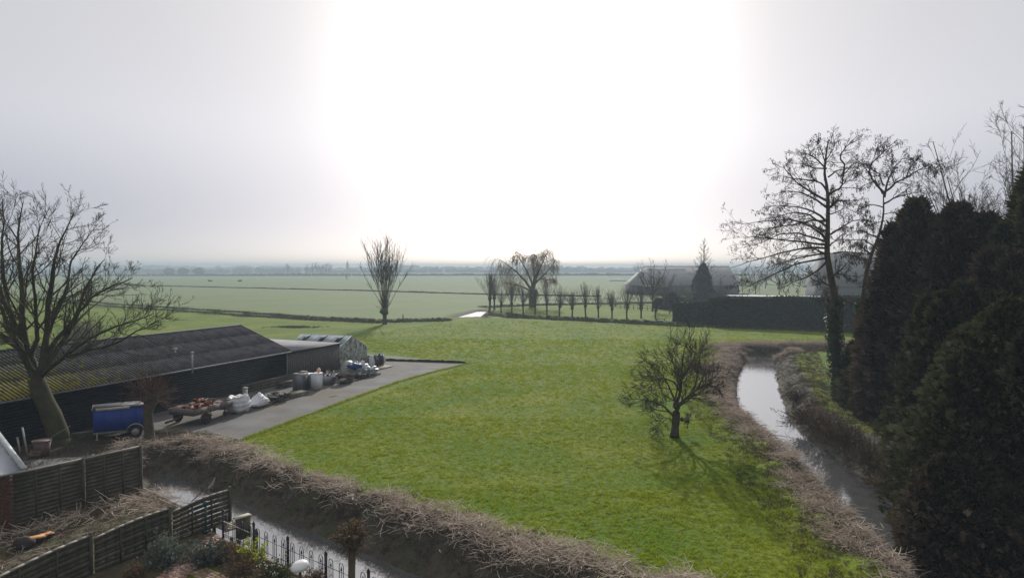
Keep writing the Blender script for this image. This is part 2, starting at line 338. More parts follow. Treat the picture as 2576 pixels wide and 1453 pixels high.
# garden ground, a sheet of its own with a clean edge
def poly_sheet(name, poly, z, mat, label, grid=.35, depth=0.):
    import bmesh
    bm = bmesh.new(); vs = [bm.verts.new((p[0], p[1], z)) for p in poly]; f = bm.faces.new(vs)
    if f.normal.z < 0 or f.calc_area() < 0: pass
    bm.normal_update()
    if f.normal.z < 0: f.normal_flip()
    if depth:
        r = bmesh.ops.extrude_face_region(bm, geom=[f]); 
        for g in r['geom']:
            if isinstance(g, bmesh.types.BMVert): g.co.z -= depth
    bmesh.ops.triangulate(bm, faces=bm.faces[:]); bmesh.ops.recalc_face_normals(bm, faces=bm.faces[:])
    me = bpy.data.meshes.new(name); bm.to_mesh(me); bm.free(); o = link(name, me, mat); tag(o, label, kind='structure'); return o
gardm = M('garden_earth', (.060, .048, .032), (.11, .092, .055), 1.5, .95, .05, 8, c3=(.055, .070, .020), s3=.9, f3=.5)
poly_sheet('garden_ground', garden_poly, 0.0, gardm, 'dark garden earth in the near left corner', depth=1.3)
asph = M('asphalt', (.085, .082, .080), (.155, .148, .142), .45, .9, .006, 50, c3=(.115, .095, .055), s3=.28, f3=.4)
poly_sheet('yard_pavement', yard_poly, .03, asph, 'grey tarmac yard in front of the shed', depth=.12)
# turf edge at the back of the yard
te = MB(); a_, b_ = G(1182, 914), S(13.0, .9); dv_ = unit((b_ - a_)[None])[0]; nn = np.array([-dv_[1], dv_[0], 0]); nn = nn if nn[1] > 0 else -nn
k = np.linspace(0, 1, 40)[:, None]; base = a_ + (b_ - a_) * k; h_ = .24 * np.clip(k * 12, .12, 1) * (1 + .12 * rng.normal(0, 1, k.shape))
z_ = np.array([0, 0, 1.])
prof = np.stack([base - z_ * .05, base + z_ * h_, base + nn * .35 + z_ * h_, base + nn * 1.5 - z_ * .03], 1); n4 = 4
Fq = [[i * n4 + j, (i + 1) * n4 + j, (i + 1) * n4 + j + 1, i * n4 + j + 1] for i in range(39) for j in range(3)]
te.add(prof.reshape(-1, 3), [[f for q, f in enumerate(Fq) if q % 3 == 0]]); tag(te.build('yard_edge', M('turf_edge_soil', (.018, .016, .012), (.03, .026, .018), 5)), 'dark earth edge along the back of the yard', kind='structure')
te = MB(); te.add(prof.reshape(-1, 3), [[f for q, f in enumerate(Fq) if q % 3]]); tag(te.build('grass_verge', lawnm, smooth=True), 'grassy verge above the yard edge', kind='structure')
# water
wm = bpy.data.materials.new('ditch_water'); wm.use_nodes = True; t = wm.node_tree; b = t.nodes['Principled BSDF']
b.inputs['Base Color'].default_value = (.36, .37, .38, 1); b.inputs['Roughness'].default_value = .07; b.inputs['IOR'].default_value = 1.8; b.inputs['Metallic'].default_value = .78
g_ = t.nodes.new('ShaderNodeNewGeometry'); n1 = t.nodes.new('ShaderNodeTexNoise'); n1.inputs['Scale'].default_value = 5; n1.inputs['Detail'].default_value = 4
bp = t.nodes.new('ShaderNodeBump'); bp.inputs['Distance'].default_value = .004; bp.inputs['Strength'].default_value = .6
t.links.new(g_.outputs['Position'], n1.inputs['Vector']); t.links.new(n1.outputs[0], bp.inputs['Height']); t.links.new(bp.outputs[0], b.inputs['Normal'])
n2 = t.nodes.new('ShaderNodeTexNoise'); n2.inputs['Scale'].default_value = 2.3; n2.inputs['Detail'].default_value = 8; n2.inputs['Roughness'].default_value = .7
r2 = t.nodes.new('ShaderNodeMapRange'); r2.inputs[1].default_value = .54; r2.inputs[2].default_value = .66; r2.inputs[3].default_value = .03; r2.inputs[4].default_value = .14
t.links.new(g_.outputs['Position'], n2.inputs['Vector']); t.links.new(n2.outputs[0], r2.inputs[0]); t.links.new(r2.outputs[0], b.inputs['Roughness'])
def grown(poly, e):
    P = np.array(poly); c = P.mean(0); T = np.roll(P, -1, 0) - np.roll(P, 1, 0); T = T / (np.linalg.norm(T, axis=1, keepdims=True) + 1e-9)
    area = .5 * np.sum(P[:, 0] * np.roll(P[:, 1], -1) - np.roll(P[:, 0], -1) * P[:, 1]); s_ = 1 if area > 0 else -1
    return [tuple(p) for p in P + s_ * e * np.stack([T[:, 1], -T[:, 0]], 1)]
for nm_, pl_, zz, lb in (('garden_ditch_water', ditch_near, 0, 'grey water of the ditch beside the garden fences'), ('side_ditch_water', ditch_right, .004, 'grey water of the curved ditch on the right'), ('side_ditch_bend_water', ditch_bend, 0, 'water where the right ditch turns away'), ('far_ditch_water', ditch_far, 0, 'water in the ditch across the far meadow'), ('pool_water', ditch_pool, POOL_Z - WATER_Z, 'bright water where the far ditches meet'), ('back_ditch_water', ditch_back, 0, 'water behind the pollard row'), ('row_ditch_water', ditch_row, 0, 'water in front of the pollard row')):
    poly_sheet(nm_, grown(pl_, .12), WATER_Z + zz, wm, lb)
# ------------------------------------------------------------------ scatter by geometry nodes (only for what nobody could count)
lib = bpy.data.collections.new('scatter_sources')
def scatter(name, pts, rot, scl, v, protos, mat, label, parent=None, cat=None):
    col = bpy.data.collections.new(name + '_shapes')
    for i, me in enumerate(protos):
        if len(me.materials) == 0: me.materials.append(mat)
        col.objects.link(bpy.data.objects.new(name + '_shape', me))
    me = bpy.data.meshes.new(name); me.vertices.add(len(pts)); me.vertices.foreach_set('co', np.asarray(pts, np.float32).ravel()); me.update()
    a = me.attributes.new('rot', 'FLOAT_VECTOR', 'POINT'); a.data.foreach_set('vector', np.asarray(rot, np.float32).ravel())
    a = me.attributes.new('scl', 'FLOAT', 'POINT'); a.data.foreach_set('value', np.asarray(scl, np.float32))
    a = me.attributes.new('v', 'FLOAT', 'POINT'); a.data.foreach_set('value', np.asarray(v, np.float32))
    o = link(name, me, mat, parent); ng = bpy.data.node_groups.new(name, 'GeometryNodeTree')
    ng.interface.new_socket('Geometry', in_out='INPUT', socket_type='NodeSocketGeometry'); ng.interface.new_socket('Geometry', in_out='OUTPUT', socket_type='NodeSocketGeometry')
    gi = ng.nodes.new('NodeGroupInput'); go = ng.nodes.new('NodeGroupOutput'); ip = ng.nodes.new('GeometryNodeInstanceOnPoints'); ci = ng.nodes.new('GeometryNodeCollectionInfo')
    ci.inputs['Collection'].default_value = col; ci.inputs['Separate Children'].default_value = True; ci.inputs['Reset Children'].default_value = True
    def na_(nm, ty):
        x = ng.nodes.new('GeometryNodeInputNamedAttribute'); x.data_type = ty; x.inputs[0].default_value = nm; return [q for q in x.outputs if q.enabled][0]
    L = ng.links.new; L(gi.outputs[0], ip.inputs['Points']); L(ci.outputs[0], ip.inputs['Instance']); ip.inputs['Pick Instance'].default_value = True
    L(na_('rot', 'FLOAT_VECTOR'), ip.inputs['Rotation']); L(na_('scl', 'FLOAT'), ip.inputs['Scale']); L(ip.outputs[0], go.inputs[0])
    md = o.modifiers.new('scatter', 'NODES'); md.node_group = ng
    tag(o, label, cat, kind='stuff'); return o
def blades(nb, rad, h, wd, lean, r, bend=0, seg=1):
    m = MB()
    for _ in range(nb):
        a = r.uniform(0, 2 * PI); p = np.array([math.cos(a), math.sin(a), 0]) * rad * math.sqrt(r.uniform()); b_ = r.uniform(0, 2 * PI); sd = np.array([math.cos(b_), math.sin(b_), 0]) * wd / 2
        d = np.array([r.normal(0, lean), r.normal(0, lean), 1]); d /= np.linalg.norm(d); L = h * r.uniform(.5, 1.1)
        if seg == 1: m.add([p - sd, p + sd, p + d * L], [[[0, 1, 2]]])
        else:
            d2 = unit((d + np.array([r.normal(0, bend), r.normal(0, bend), -bend * .6]))[None])[0]; q = p + d * L * .5; e = q + d2 * L * .5
            m.add([p - sd, p + sd, q + sd * .8, q - sd * .8, e], [[[0, 1, 2, 3]], [[3, 2, 4]]])
    return m.mesh('tuft')
def pts_in(poly, dens, r, view=True):
    P = np.array(poly); lo, hi = P.min(0), P.max(0); n = int((hi[0] - lo[0]) * (hi[1] - lo[1]) * dens); q = r.uniform(lo, hi, (n, 2)); return q[dist_poly(q[:, 0], q[:, 1], poly) < 0]
def in_view(q, m=2.0): return (np.abs(q[:, 0]) < q[:, 1] * .765 + m) & (q[:, 1] > 17.5)
# grass on the meadow
r = np.random.default_rng(5)
meadow = GP([(600, 1112), (740, 1060), (1178, 918), (900, 880), (860, 850), (1100, 812), (1300, 806), (2100, 834), (2100, 868), (1850, 872), (1800, 930), (1785, 1000), (1860, 1110), (1965, 1210), (2030, 1340), (2160, 1470)]) + [(10.5, 15), (1.5, 17.5)] + GP([(1540, 1430), (1340, 1370), (1080, 1292), (830, 1215), (660, 1150)])
allp = []
for (ylo, yhi, dens) in ((17, 27, 85), (27, 40, 48), (40, 62, 20), (62, 85, 8), (85, 125, 2.2)):
    q = r.uniform((-45, ylo), (45, yhi), (int(90 * (yhi - ylo) * dens), 2)); q = q[in_view(q, 1)]; q = q[dist_poly(q[:, 0], q[:, 1], meadow) < 0]; allp.append(q)
q = np.concatenate(allp); cl = .5 + .5 * wob(q[:, 0], q[:, 1], 2.6, 1) * wob(q[:, 0], q[:, 1], .9, 4); keep = r.uniform(0, 1, len(q)) < .35 + .65 * cl; q = q[keep]; cl = cl[keep]
z = height(q[:, 0], q[:, 1]); far_s = 1 + np.clip((q[:, 1] - 30) / 40, 0, 1.2)
rot = np.stack([r.normal(0, .12, len(q)), r.normal(0, .12, len(q)), r.uniform(0, 6.28, len(q))], 1)
patch = np.clip(.48 + .35 * wob(q[:, 0], q[:, 1], .5, 2) + .3 * wob(q[:, 0], q[:, 1], .19, 4) + r.normal(0, .2, len(q)), 0, 1)
grassm = M('grass_blade', (.062, .148, .003), (.205, .225, .010), attr='v', inst=True, rough=.7, trans=((.34, .40, .010), .38), spec=.1)
protos = [blades(9, .10, .085, .022, .5, r) for _ in range(5)]
scatter('meadow_grass', np.stack([q[:, 0], q[:, 1], z], 1), rot, r.uniform(.6, 1.35, len(q)) * far_s * (.7 + .5 * cl), patch, protos, grassm, 'short tufted grass over the bright green meadow')
# straw and cut reed heaped on the banks
strawm = M('cut_reed', (.20, .155, .120), (.70, .60, .51), attr='v', inst=True, rough=.75, trans=((.45, .36, .28), .22), spec=.15)
deadm = M('dead_grass', (.060, .050, .034), (.115, .092, .065), attr='v', inst=True, rough=.85, trans=((.14, .11, .07), .25), spec=.1)
def stems(nb, rad, ln, wd, up, r):
    m = MB()
    for _ in range(nb):
        p = np.array([r.normal(0, rad), r.normal(0, rad), abs(r.normal(0, .05))]); a = r.uniform(0, 2 * PI); d = np.array([math.cos(a), math.sin(a), r.normal(up, .15)]); d /= np.linalg.norm(d)
        L = ln * r.uniform(.4, 1.1); s_ = unit(np.cross(d, r.normal(0, 1, 3))[None])[0] * wd / 2; k_ = d + r.normal(0, .22, 3); k_ /= np.linalg.norm(k_); q = p + d * L / 2; e = q + k_ * L / 2
        m.add([p - s_, p + s_, q + s_, q - s_, e + s_ * .6, e - s_ * .6], [[[0, 1, 2, 3], [3, 2, 4, 5]]])
    return m.mesh('stems')
sp = [stems(15, .20, .50, .017, .04, r) for _ in range(6)]; sp2 = [stems(4, .12, .6, .014, .8, r) for _ in range(3)]
dp = [blades(14, .15, .15, .02, .9, r, .5, 2) for _ in range(5)]
def band(idx, lo, hi, box, dens, r, cond=None):
    q = r.uniform(box[0], box[1], (int((box[1][0] - box[0][0]) * (box[1][1] - box[0][1]) * dens), 2)); q = q[in_view(q, 2)]
    d = dist_poly(q[:, 0], q[:, 1], WATERS[idx]); g = dist_poly(q[:, 0], q[:, 1], garden_poly); kk = (d > lo) & (d < hi) & (g > .1)
    if cond is not None: kk &= cond(q[:, 0], q[:, 1])
    return q[kk], d[kk]
def put(name, q, protos, mat, label, lift=0, s=(.7, 1.3), v=None):
    z = height(q[:, 0], q[:, 1]) + lift; rot = np.stack([r.normal(0, .2, len(q)), r.normal(0, .2, len(q)), r.uniform(0, 6.28, len(q))], 1)
    return scatter(name, np.stack([q[:, 0], q[:, 1], z], 1), rot, r.uniform(*s, len(q)), np.clip(r.normal(.5, .28, len(q)) if v is None else v, 0, 1), protos, mat, label)
jag = lambda q, s=1.1: .45 * wob(q[:, 0], q[:, 1], s, 3) + .3 * wob(q[:, 0], q[:, 1], 3.3, 1)
bx = ((-20, 15), (8, 38)); q, d = band(0, .9, 3.4, bx, 24, r); dj = d + jag(q); wide = 2.05 + .45 * sm(-8, 2, q[:, 0]); q = q[(dj > 1.2) & (dj < wide)]; put('cut_reed_heap', q, sp, strawm, 'pale cut reed heaped along the bank of the garden ditch', .05)
q, d = band(0, 1.2, 2.6, bx, 2, r); put('standing_stubble', q, sp2, strawm, 'loose reed stems sticking up from the garden ditch bank', 0)
q, d = band(0, .35, 2.1, bx, 26, r); put('bank_growth', q, dp, deadm, 'dark withered growth on the slope of the garden ditch', 0)
def leftside(x, y): return x < np.interp(y, [p[1] for p in right_l[::-1]], [p[0] + .2 for p in right_l[::-1]])
bx = ((6, 17), (32, 78)); q, d = band(1, .5, 5, bx, 17, r, lambda x, y: leftside(x, y) | (y > 70)); dj = d + jag(q); q = q[(dj > .6) & (dj < 2.4)]; put('cut_reed_strip', q, sp, strawm, 'pinkish cut reed strewn beside the curved ditch', .04, v=np.clip(r.normal(.38, .25, len(q)), 0, 1))
q, d = band(1, .0, 4.2, bx, 14, r); put('side_bank_growth', q, dp, deadm, 'withered growth on the banks of the curved ditch', 0)
q, d = band(2, 0, 3.2, ((20, 68), (45, 84)), 24, r); dj = d + jag(q); q2 = q[(q[:, 1] > 74) & (dj > 1)]; put('bend_reed', q2, sp, strawm, 'cut reed along the far bend of the curved ditch', .04, (1, 1.8), v=np.clip(r.normal(.3, .2, len(q2)), 0, 1)); put('bend_growth', q, dp, deadm, 'withered growth round the bend of the curved ditch', 0, (1, 1.8))
dpf = [blades(12, .35, .45, .05, .6, r, .5, 2) for _ in range(4)]
for idx, nme, lb, bx, sz in ((3, 'far_bank_growth', 'dark sedge along the ditch across the far meadow', ((-140, 95), (2, 230)), (.7, 1.2)), (6, 'row_bank_growth', 'dark rough growth below the row of pollard willows', ((-12, 85), (75, 145)), (.7, 1.3)), (5, 'back_bank_growth', 'rough growth along the ditch behind the pollards', ((-8, 150), (80, 188)), (.6, 1))):
    q, d = band(idx, -.2 if idx != 4 else 0, 2.4, bx, 7, r)
    kp = dist_poly(q[:, 0], q[:, 1], ditch_pool) > 1.6; kp &= ~((q[:, 0] > -14) & (q[:, 0] < -1) & (q[:, 1] > 122) & (q[:, 1] < 156)); q = q[kp]
    if idx == 6:
        keep = r.uniform(0, 1, len(q)) < .9; q = q[keep]
    put(nme, q, dpf, M('sedge', (.035, .040, .020), (.075, .075, .040), attr='v', inst=True, trans=((.08, .09, .03), .2)), lb, 0, sz)
q = pts_in(scrub_poly, 9, r); q = q[in_view(q)]; put('leaf_litter', q, dp, deadm, 'withered undergrowth beside the small pollard', 0, (.7, 1.5))
q = pts_in(GP([(480, 1110), (540, 1112), (600, 1130), (640, 1160), (590, 1165), (520, 1135)]), 12, r); put('bramble_straw', q, sp, strawm, 'pale tangle of dry stems at the head of the ditch', .05, (.6, 1.1))

# grass creeping over the tarmac edge
ed = np.array(GP([(603, 1108), (740, 1056), (860, 1011), (1000, 960), (1090, 935), (1178, 914)])); qs = []
for p_, q_ in zip(ed[:-1], ed[1:]): n_ = int(np.linalg.norm(q_ - p_) * 42); t_ = r.uniform(0, 1, n_)[:, None]; qs.append(p_ + (q_ - p_) * t_ + r.normal(0, .10, (n_, 2)) + np.array([.06, -.05]))
q = np.concatenate(qs); put('edge_grass', q, protos, grassm, 'ragged grass creeping over the front edge of the yard', .02, (.7, 1.5))
# small pale specks on the meadow: daisies and droppings
fr_ = np.random.default_rng(55); q = fr_.uniform((-12, 18), (14, 55), (420, 2)); q = q[(dist_poly(q[:, 0], q[:, 1], meadow) < 0) & in_view(q)]; put('daisies', q, [blades(3, .02, .05, .03, .8, fr_)], M('daisy', (.6, .6, .52), (.8, .8, .72), attr='v', inst=True), 'tiny pale flowers dotted over the meadow', .05, (.7, 1.3))

wd = M('bank_weeds', (.040, .075, .012), (.12, .14, .035), attr='v', inst=True, trans=((.14, .2, .03), .3))
for idx, nme, lb, bx in ((0, 'ditch_weeds', 'green weeds growing in patches on the garden ditch bank', ((-20, 15), (8, 38))), (1, 'side_ditch_weeds', 'green weeds growing in patches beside the curved ditch', ((6, 17), (36, 78)))):
    q, d = band(idx, .5, 3.1, bx, 26, r); kq = (wob(q[:, 0], q[:, 1], .9, 2) + .5 * wob(q[:, 0], q[:, 1], 2.7, 5)) > .42; q = q[kq]; put(nme, q, dp, wd, lb, .06, (.6, 1.3))
q, d = band(0, 1.0, 2.5, ((-20, 15), (8, 38)), 10, r); kq = wob(q[:, 0], q[:, 1], 1.2, 1) > .35; q = q[kq]; put('reed_clumps', q, sp, strawm, 'thicker clumps of pale reed on the garden ditch bank', .16, (.8, 1.4), v=np.clip(r.normal(.75, .2, len(q)), 0, 1))
# ------------------------------------------------------------------ sheds
ang_s = math.atan2(su[1], su[0])          # local x runs along the shed, local y into it
def L2(s, n, z=0): return (s, n, z)
HE, RUN, RISE, LEN = 2.40, 4.53, 1.78, 27.0
shed = empty('long_shed', E0, ang_s, label='long low black shed with corrugated roof, moss at its near end', cat='shed')
blackwall = M('black_stained_boards', (.006, .007, .009), (.012, .013, .016), 2, .95, .003, 30, spec=.03)
m = MB()
nb = 15
for i in range(nb):
    z = (i + .5) * HE / nb; m.box((-LEN / 2, .07 + (i % 2) * 0, z), (LEN, .035, HE / nb + .015), rx=.05)
m.build('front_wall', blackwall, shed)
m = MB(); m.box((-LEN / 2, 2 * RUN - .1, HE / 2), (LEN, .1, HE)); m.build('back_wall', blackwall, shed)
for x_ in (-.06, -LEN + .06):
    m = MB(); V_ = [(x_ - .04, .12, 0), (x_ - .04, 2 * RUN - .16, 0), (x_ - .04, 2 * RUN - .16, HE), (x_ - .04, RUN, HE + RISE - .06), (x_ - .04, .12, HE)]; V_ += [(a + .08, b_, c_) for a, b_, c_ in V_]
    m.add(V_, [[[0, 1, 2, 3, 4], [9, 8, 7, 6, 5]], [[i, 5 + i, 5 + (i + 1) % 5, (i + 1) % 5] for i in range(5)]]); m.build('gable_wall', blackwall, shed)
# corrugated roof: every sheet a piece
roofm = bpy.data.materials.new('corrugated_roof'); roofm.use_nodes = True; t = roofm.node_tree; b = t.nodes['Principled BSDF']; L_ = t.links.new
g_ = t.nodes.new('ShaderNodeNewGeometry'); tcn = t.nodes.new('ShaderNodeTexCoord')
def tn(ty, **k):
    x = t.nodes.new(ty)
    for q_, v_ in k.items(): setattr(x, q_, v_)
    return x
sx = tn('ShaderNodeVectorMath', operation='DOT_PRODUCT'); L_(g_.outputs['Position'], sx.inputs[0]); sx.inputs[1].default_value = tuple(su)      # how far along the shed: moss grows at its tree end
mr = tn('ShaderNodeMapRange'); k0 = float(np.dot(S(0, 0), su)); mr.inputs[1].default_value = k0 - 8.5; mr.inputs[2].default_value = k0 - 19; L_(sx.outputs['Value'], mr.inputs[0])
zz = tn('ShaderNodeSeparateXYZ'); L_(g_.outputs['Position'], zz.inputs[0]); mz = tn('ShaderNodeMapRange'); mz.inputs[1].default_value = 4.3; mz.inputs[2].default_value = 2.4; mz.inputs[3].default_value = .35; mz.inputs[4].default_value = 1.05; L_(zz.outputs[2], mz.inputs[0])
nz = tn('ShaderNodeTexNoise'); nz.inputs['Scale'].default_value = 3.5; nz.inputs['Detail'].default_value = 7; nz.inputs['Roughness'].default_value = .7; L_(g_.outputs['Position'], nz.inputs['Vector'])
m1 = tn('ShaderNodeMath', operation='MULTIPLY'); L_(mr.outputs[0], m1.inputs[0]); L_(mz.outputs[0], m1.inputs[1])
m2 = tn('ShaderNodeMath', operation='MULTIPLY_ADD'); L_(m1.outputs[0], m2.inputs[0]); m2.inputs[1].default_value = .31; L_(nz.outputs[0], m2.inputs[2])
rr_ = tn('ShaderNodeMapRange'); rr_.inputs[1].default_value = .66; rr_.inputs[2].default_value = .80; L_(m2.outputs[0], rr_.inputs[0])
nb_ = tn('ShaderNodeTexNoise'); nb_.inputs['Scale'].default_value = 1.6; nb_.inputs['Detail'].default_value = 8; nb_.inputs['Roughness'].default_value = .75; L_(g_.outputs['Position'], nb_.inputs['Vector'])
mx = tn('ShaderNodeMix', data_type='RGBA'); mx.inputs[6].default_value = (.036, .036, .041, 1); mx.inputs[7].default_value = (.115, .112, .122, 1); rb = tn('ShaderNodeMapRange'); rb.inputs[1].default_value = .35; rb.inputs[2].default_value = .7; L_(nb_.outputs[0], rb.inputs[0]); L_(rb.outputs[0], mx.inputs[0])
mo = tn('ShaderNodeMix', data_type='RGBA'); L_(nb_.outputs[0], mo.inputs[0]); mo.inputs[6].default_value = (.10, .095, .012, 1); mo.inputs[7].default_value = (.26, .23, .030, 1)
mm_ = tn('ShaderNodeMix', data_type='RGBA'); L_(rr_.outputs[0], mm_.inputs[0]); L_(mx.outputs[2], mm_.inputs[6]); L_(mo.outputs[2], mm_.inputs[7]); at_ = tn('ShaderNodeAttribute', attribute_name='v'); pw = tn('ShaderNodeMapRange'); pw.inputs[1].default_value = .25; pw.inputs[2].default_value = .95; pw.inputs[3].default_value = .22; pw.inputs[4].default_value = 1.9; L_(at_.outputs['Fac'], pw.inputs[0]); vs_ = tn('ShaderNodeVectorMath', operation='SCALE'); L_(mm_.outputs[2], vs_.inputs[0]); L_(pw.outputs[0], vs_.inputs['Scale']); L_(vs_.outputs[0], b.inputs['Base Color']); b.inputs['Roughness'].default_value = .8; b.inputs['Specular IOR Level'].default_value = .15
slope = math.hypot(RUN + .25, RISE + .1); th = math.atan2(RISE, RUN); rows, SWD = 3, 1.10
def sheet(wd, ln, pitch=.22, amp=.045, per=6):
    n_ = int(round(wd / pitch)) * per + 1; x = np.linspace(0, wd, n_); zt = amp * np.cos(2 * PI * x / pitch) + 0
    V_ = np.concatenate([np.stack([x, np.full(n_, y_), zt + o_], 1) for y_, o_ in ((0, 0), (ln, 0), (0, -.012), (ln, -.012))]); i = np.arange(n_ - 1)
    return mesh_from('roof_sheet', V_, [np.concatenate([np.stack([i, i + 1, i + 1 + n_, i + n_], 1), np.stack([i, i + 2 * n_, i + 1 + 2 * n_, i + 1], 1), np.stack([i + n_, i + 1 + n_, i + 1 + 3 * n_, i + 3 * n_], 1)])], {'v': np.tile(.5 + .5 * np.cos(2 * PI * x / pitch), 4)}, smooth=False)  # rib light and shade put into the colour, valley dirt included
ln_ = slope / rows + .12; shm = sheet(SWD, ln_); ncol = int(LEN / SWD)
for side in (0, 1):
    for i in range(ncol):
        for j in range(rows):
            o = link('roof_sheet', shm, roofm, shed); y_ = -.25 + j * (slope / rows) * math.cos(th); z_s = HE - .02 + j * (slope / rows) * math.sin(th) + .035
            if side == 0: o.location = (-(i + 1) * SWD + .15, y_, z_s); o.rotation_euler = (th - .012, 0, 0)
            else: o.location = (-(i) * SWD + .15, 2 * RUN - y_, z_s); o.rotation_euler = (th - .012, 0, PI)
trim = M('roof_trim', (.06, .058, .062), (.10, .095, .095), 5, .8)
m = MB(); m.tube([(-LEN + .1, RUN, HE + RISE + .11), (.15, RUN, HE + RISE + .11)], .085, 8); m.build('ridge_cap', trim, shed)
m = MB(); m.bar((.2, -.28, HE + .0), (.2, RUN, HE + RISE + .06), .05, .16); m.bar((.2, RUN, HE + RISE + .06), (.2, 2 * RUN + .28, HE), .05, .16); m.build('barge_board', trim, shed)
gut = M('grey_plastic_gutter', (.22, .22, .23), (.15, .15, .15), 3, .6)
m = MB()
for a0 in range(6):
    aa = PI + a0 * PI / 6; bb = PI + (a0 + 1) * PI / 6; r0 = .075
    m.bar((-LEN, -.32 + r0 * math.cos((aa + bb) / 2), HE + .0 + r0 * math.sin((aa + bb) / 2)), (.15, -.32 + r0 * math.cos((aa + bb) / 2), HE + r0 * math.sin((aa + bb) / 2)), .04, .012) if a0 not in (2, 3) else m.bar((-LEN, -.32 + r0 * math.cos((aa + bb) / 2), HE + r0 * math.sin((aa + bb) / 2)), (.15, -.32 + r0 * math.cos((aa + bb) / 2), HE + r0 * math.sin((aa + bb) / 2)), .045, .012)
m.bar((-LEN, -.395, HE - .02), (.15, -.395, HE - .02), .012, .09); m.build('gutter', gut, shed)
def s_of(px, py, z):                      # position along the eave for a pixel at height z
    p = G(px, py, z); return float(np.dot(p - E0, su))
s1 = s_of(378, 949, HE); m = MB(); m.tube([(s1, -.32, HE - .06), (s1, -.22, HE - .3), (s1, -.02, HE - .5), (s1, -.02, .05)], .04, 8); m.build('downpipe', gut, shed)
s2 = s_of(496, 928, HE); m = MB(); m.tube([(s2, -.40, HE - .25), (s2, -.40, HE + .95)], .055, 10); m.tube([(s2, -.40, HE + .98), (s2, -.40, HE + 1.10)], .10, 10); m.build('vent_pipe', M('pale_pipe', (.36, .34, .35), (.28, .26, .27), 5, .6), shed)
s3_ = -8.8; m = MB(); m.tube([(s3_, 1.9, HE + .72), (s3_, 1.9, HE + 1.10)], .05, 8); m.tube([(s3_, 1.9, HE + 1.08), (s3_, 1.9, HE + 1.17)], [.17, .10], 10); m.build('roof_vent', M('vent_white', (.5, .5, .52)), shed)
# flat shed
fs_ = empty('flat_roofed_shed', E0, ang_s, label='flat roofed shed clad in narrow grey battens, between black shed and glasshouse', cat='shed')
HF = 2.32
batm = M('weathered_battens', (.085, .078, .075), (.150, .140, .135), 9, .9, stretch=(1, 1, .3))
m = MB(); nbat = 62
for i in range(nbat):
    x_ = .07 + i * 7.1 / nbat; m.box((x_ + .03, .02 + .012 * (i % 2), HF / 2 - .05), (.072, .035, HF - .1), a=rng.uniform())
m.build('batten_cladding', batm, fs_)
fp = [(.05, .05), (7.2, .05), (7.75, 9.9), (.05, 9.9)]
m = MB(); m.prism(fp, 0, HF - .05); m.build('wall', M('shed_lining', (.045, .042, .04), (.06, .058, .052), 3), fs_)
rfm = M('pale_roof_felt', (.20, .195, .205), (.29, .285, .295), .9, .9, .004, 30, c3=(.24, .235, .23), s3=1.6, f3=.7, spec=.1)
m = MB(); m.prism([(.22, -.04), (7.28, -.04), (8.1, 9.98), (.22, 9.98)], HF - .045, HF); m.build('roof', rfm, fs_)
m = MB()
for a_, b_ in (((.02, -.09), (7.3, -.09)), ((7.33, -.06), (8.13, 10.0)), ((8.1, 10.03), (.2, 10.03))): m.bar((a_[0], a_[1], HF - .05), (b_[0], b_[1], HF - .05), .05, .13)
m.build('roof_edge', M('roof_edge_black', (.02, .02, .022), None, rough=.6), fs_)
m = MB(); m.box((.03, -.02, HF / 2), (.06, .09, HF)); m.build('corner_trim', M('pale_corner_trim', (.2, .2, .21)), fs_)
# glasshouse
gh = empty('glasshouse', S(7.95, .8), ang_s, label='old glasshouse with grimy panes and some panes missing from its roof', cat='glasshouse')
HL, HA, HR, WA, WR, DEP = 1.55, 2.62, 1.42, 2.15, 4.75, 5.4
glm = bpy.data.materials.new('grimy_glass'); glm.use_nodes = True; t = glm.node_tree; b = t.nodes['Principled BSDF']
b.inputs['Base Color'].default_value = (.35, .42, .45, 1); b.inputs['Roughness'].default_value = .18; b.inputs['Alpha'].default_value = .72; b.inputs['Specular IOR Level'].default_value = .6
gn_ = t.nodes.new('ShaderNodeNewGeometry'); tx = t.nodes.new('ShaderNodeTexNoise'); tx.inputs['Scale'].default_value = 3; tx.inputs['Detail'].default_value = 6; t.links.new(gn_.outputs['Position'], tx.inputs['Vector'])
mra = t.nodes.new('ShaderNodeMapRange'); mra.inputs[1].default_value = .42; mra.inputs[2].default_value = .58; mra.inputs[3].default_value = .35; mra.inputs[4].default_value = .95; t.links.new(tx.outputs[0], mra.inputs[0]); t.links.new(mra.outputs[0], b.inputs['Alpha'])
mrc = t.nodes.new('ShaderNodeMix'); mrc.data_type = 'RGBA'; t.links.new(tx.outputs[0], mrc.inputs[0]); mrc.inputs[6].default_value = (.12, .15, .12, 1); mrc.inputs[7].default_value = (.55, .6, .6, 1); t.links.new(mrc.outputs[2], b.inputs['Base Color'])
rgl = M('roof_glass', (.20, .26, .30), (.30, .37, .41), 1.5, .22, spec=.7)
frm = M('glasshouse_frame', (.50, .50, .50), (.36, .36, .36), 4, .6)
def gz(x): return HL + (HA - HL) * x / WA if x < WA else HA - (HA - HR) * (x - WA) / (WR - WA)
nfr = [0, .79, 1.58, 2.37, 3.16, 3.95, WR]
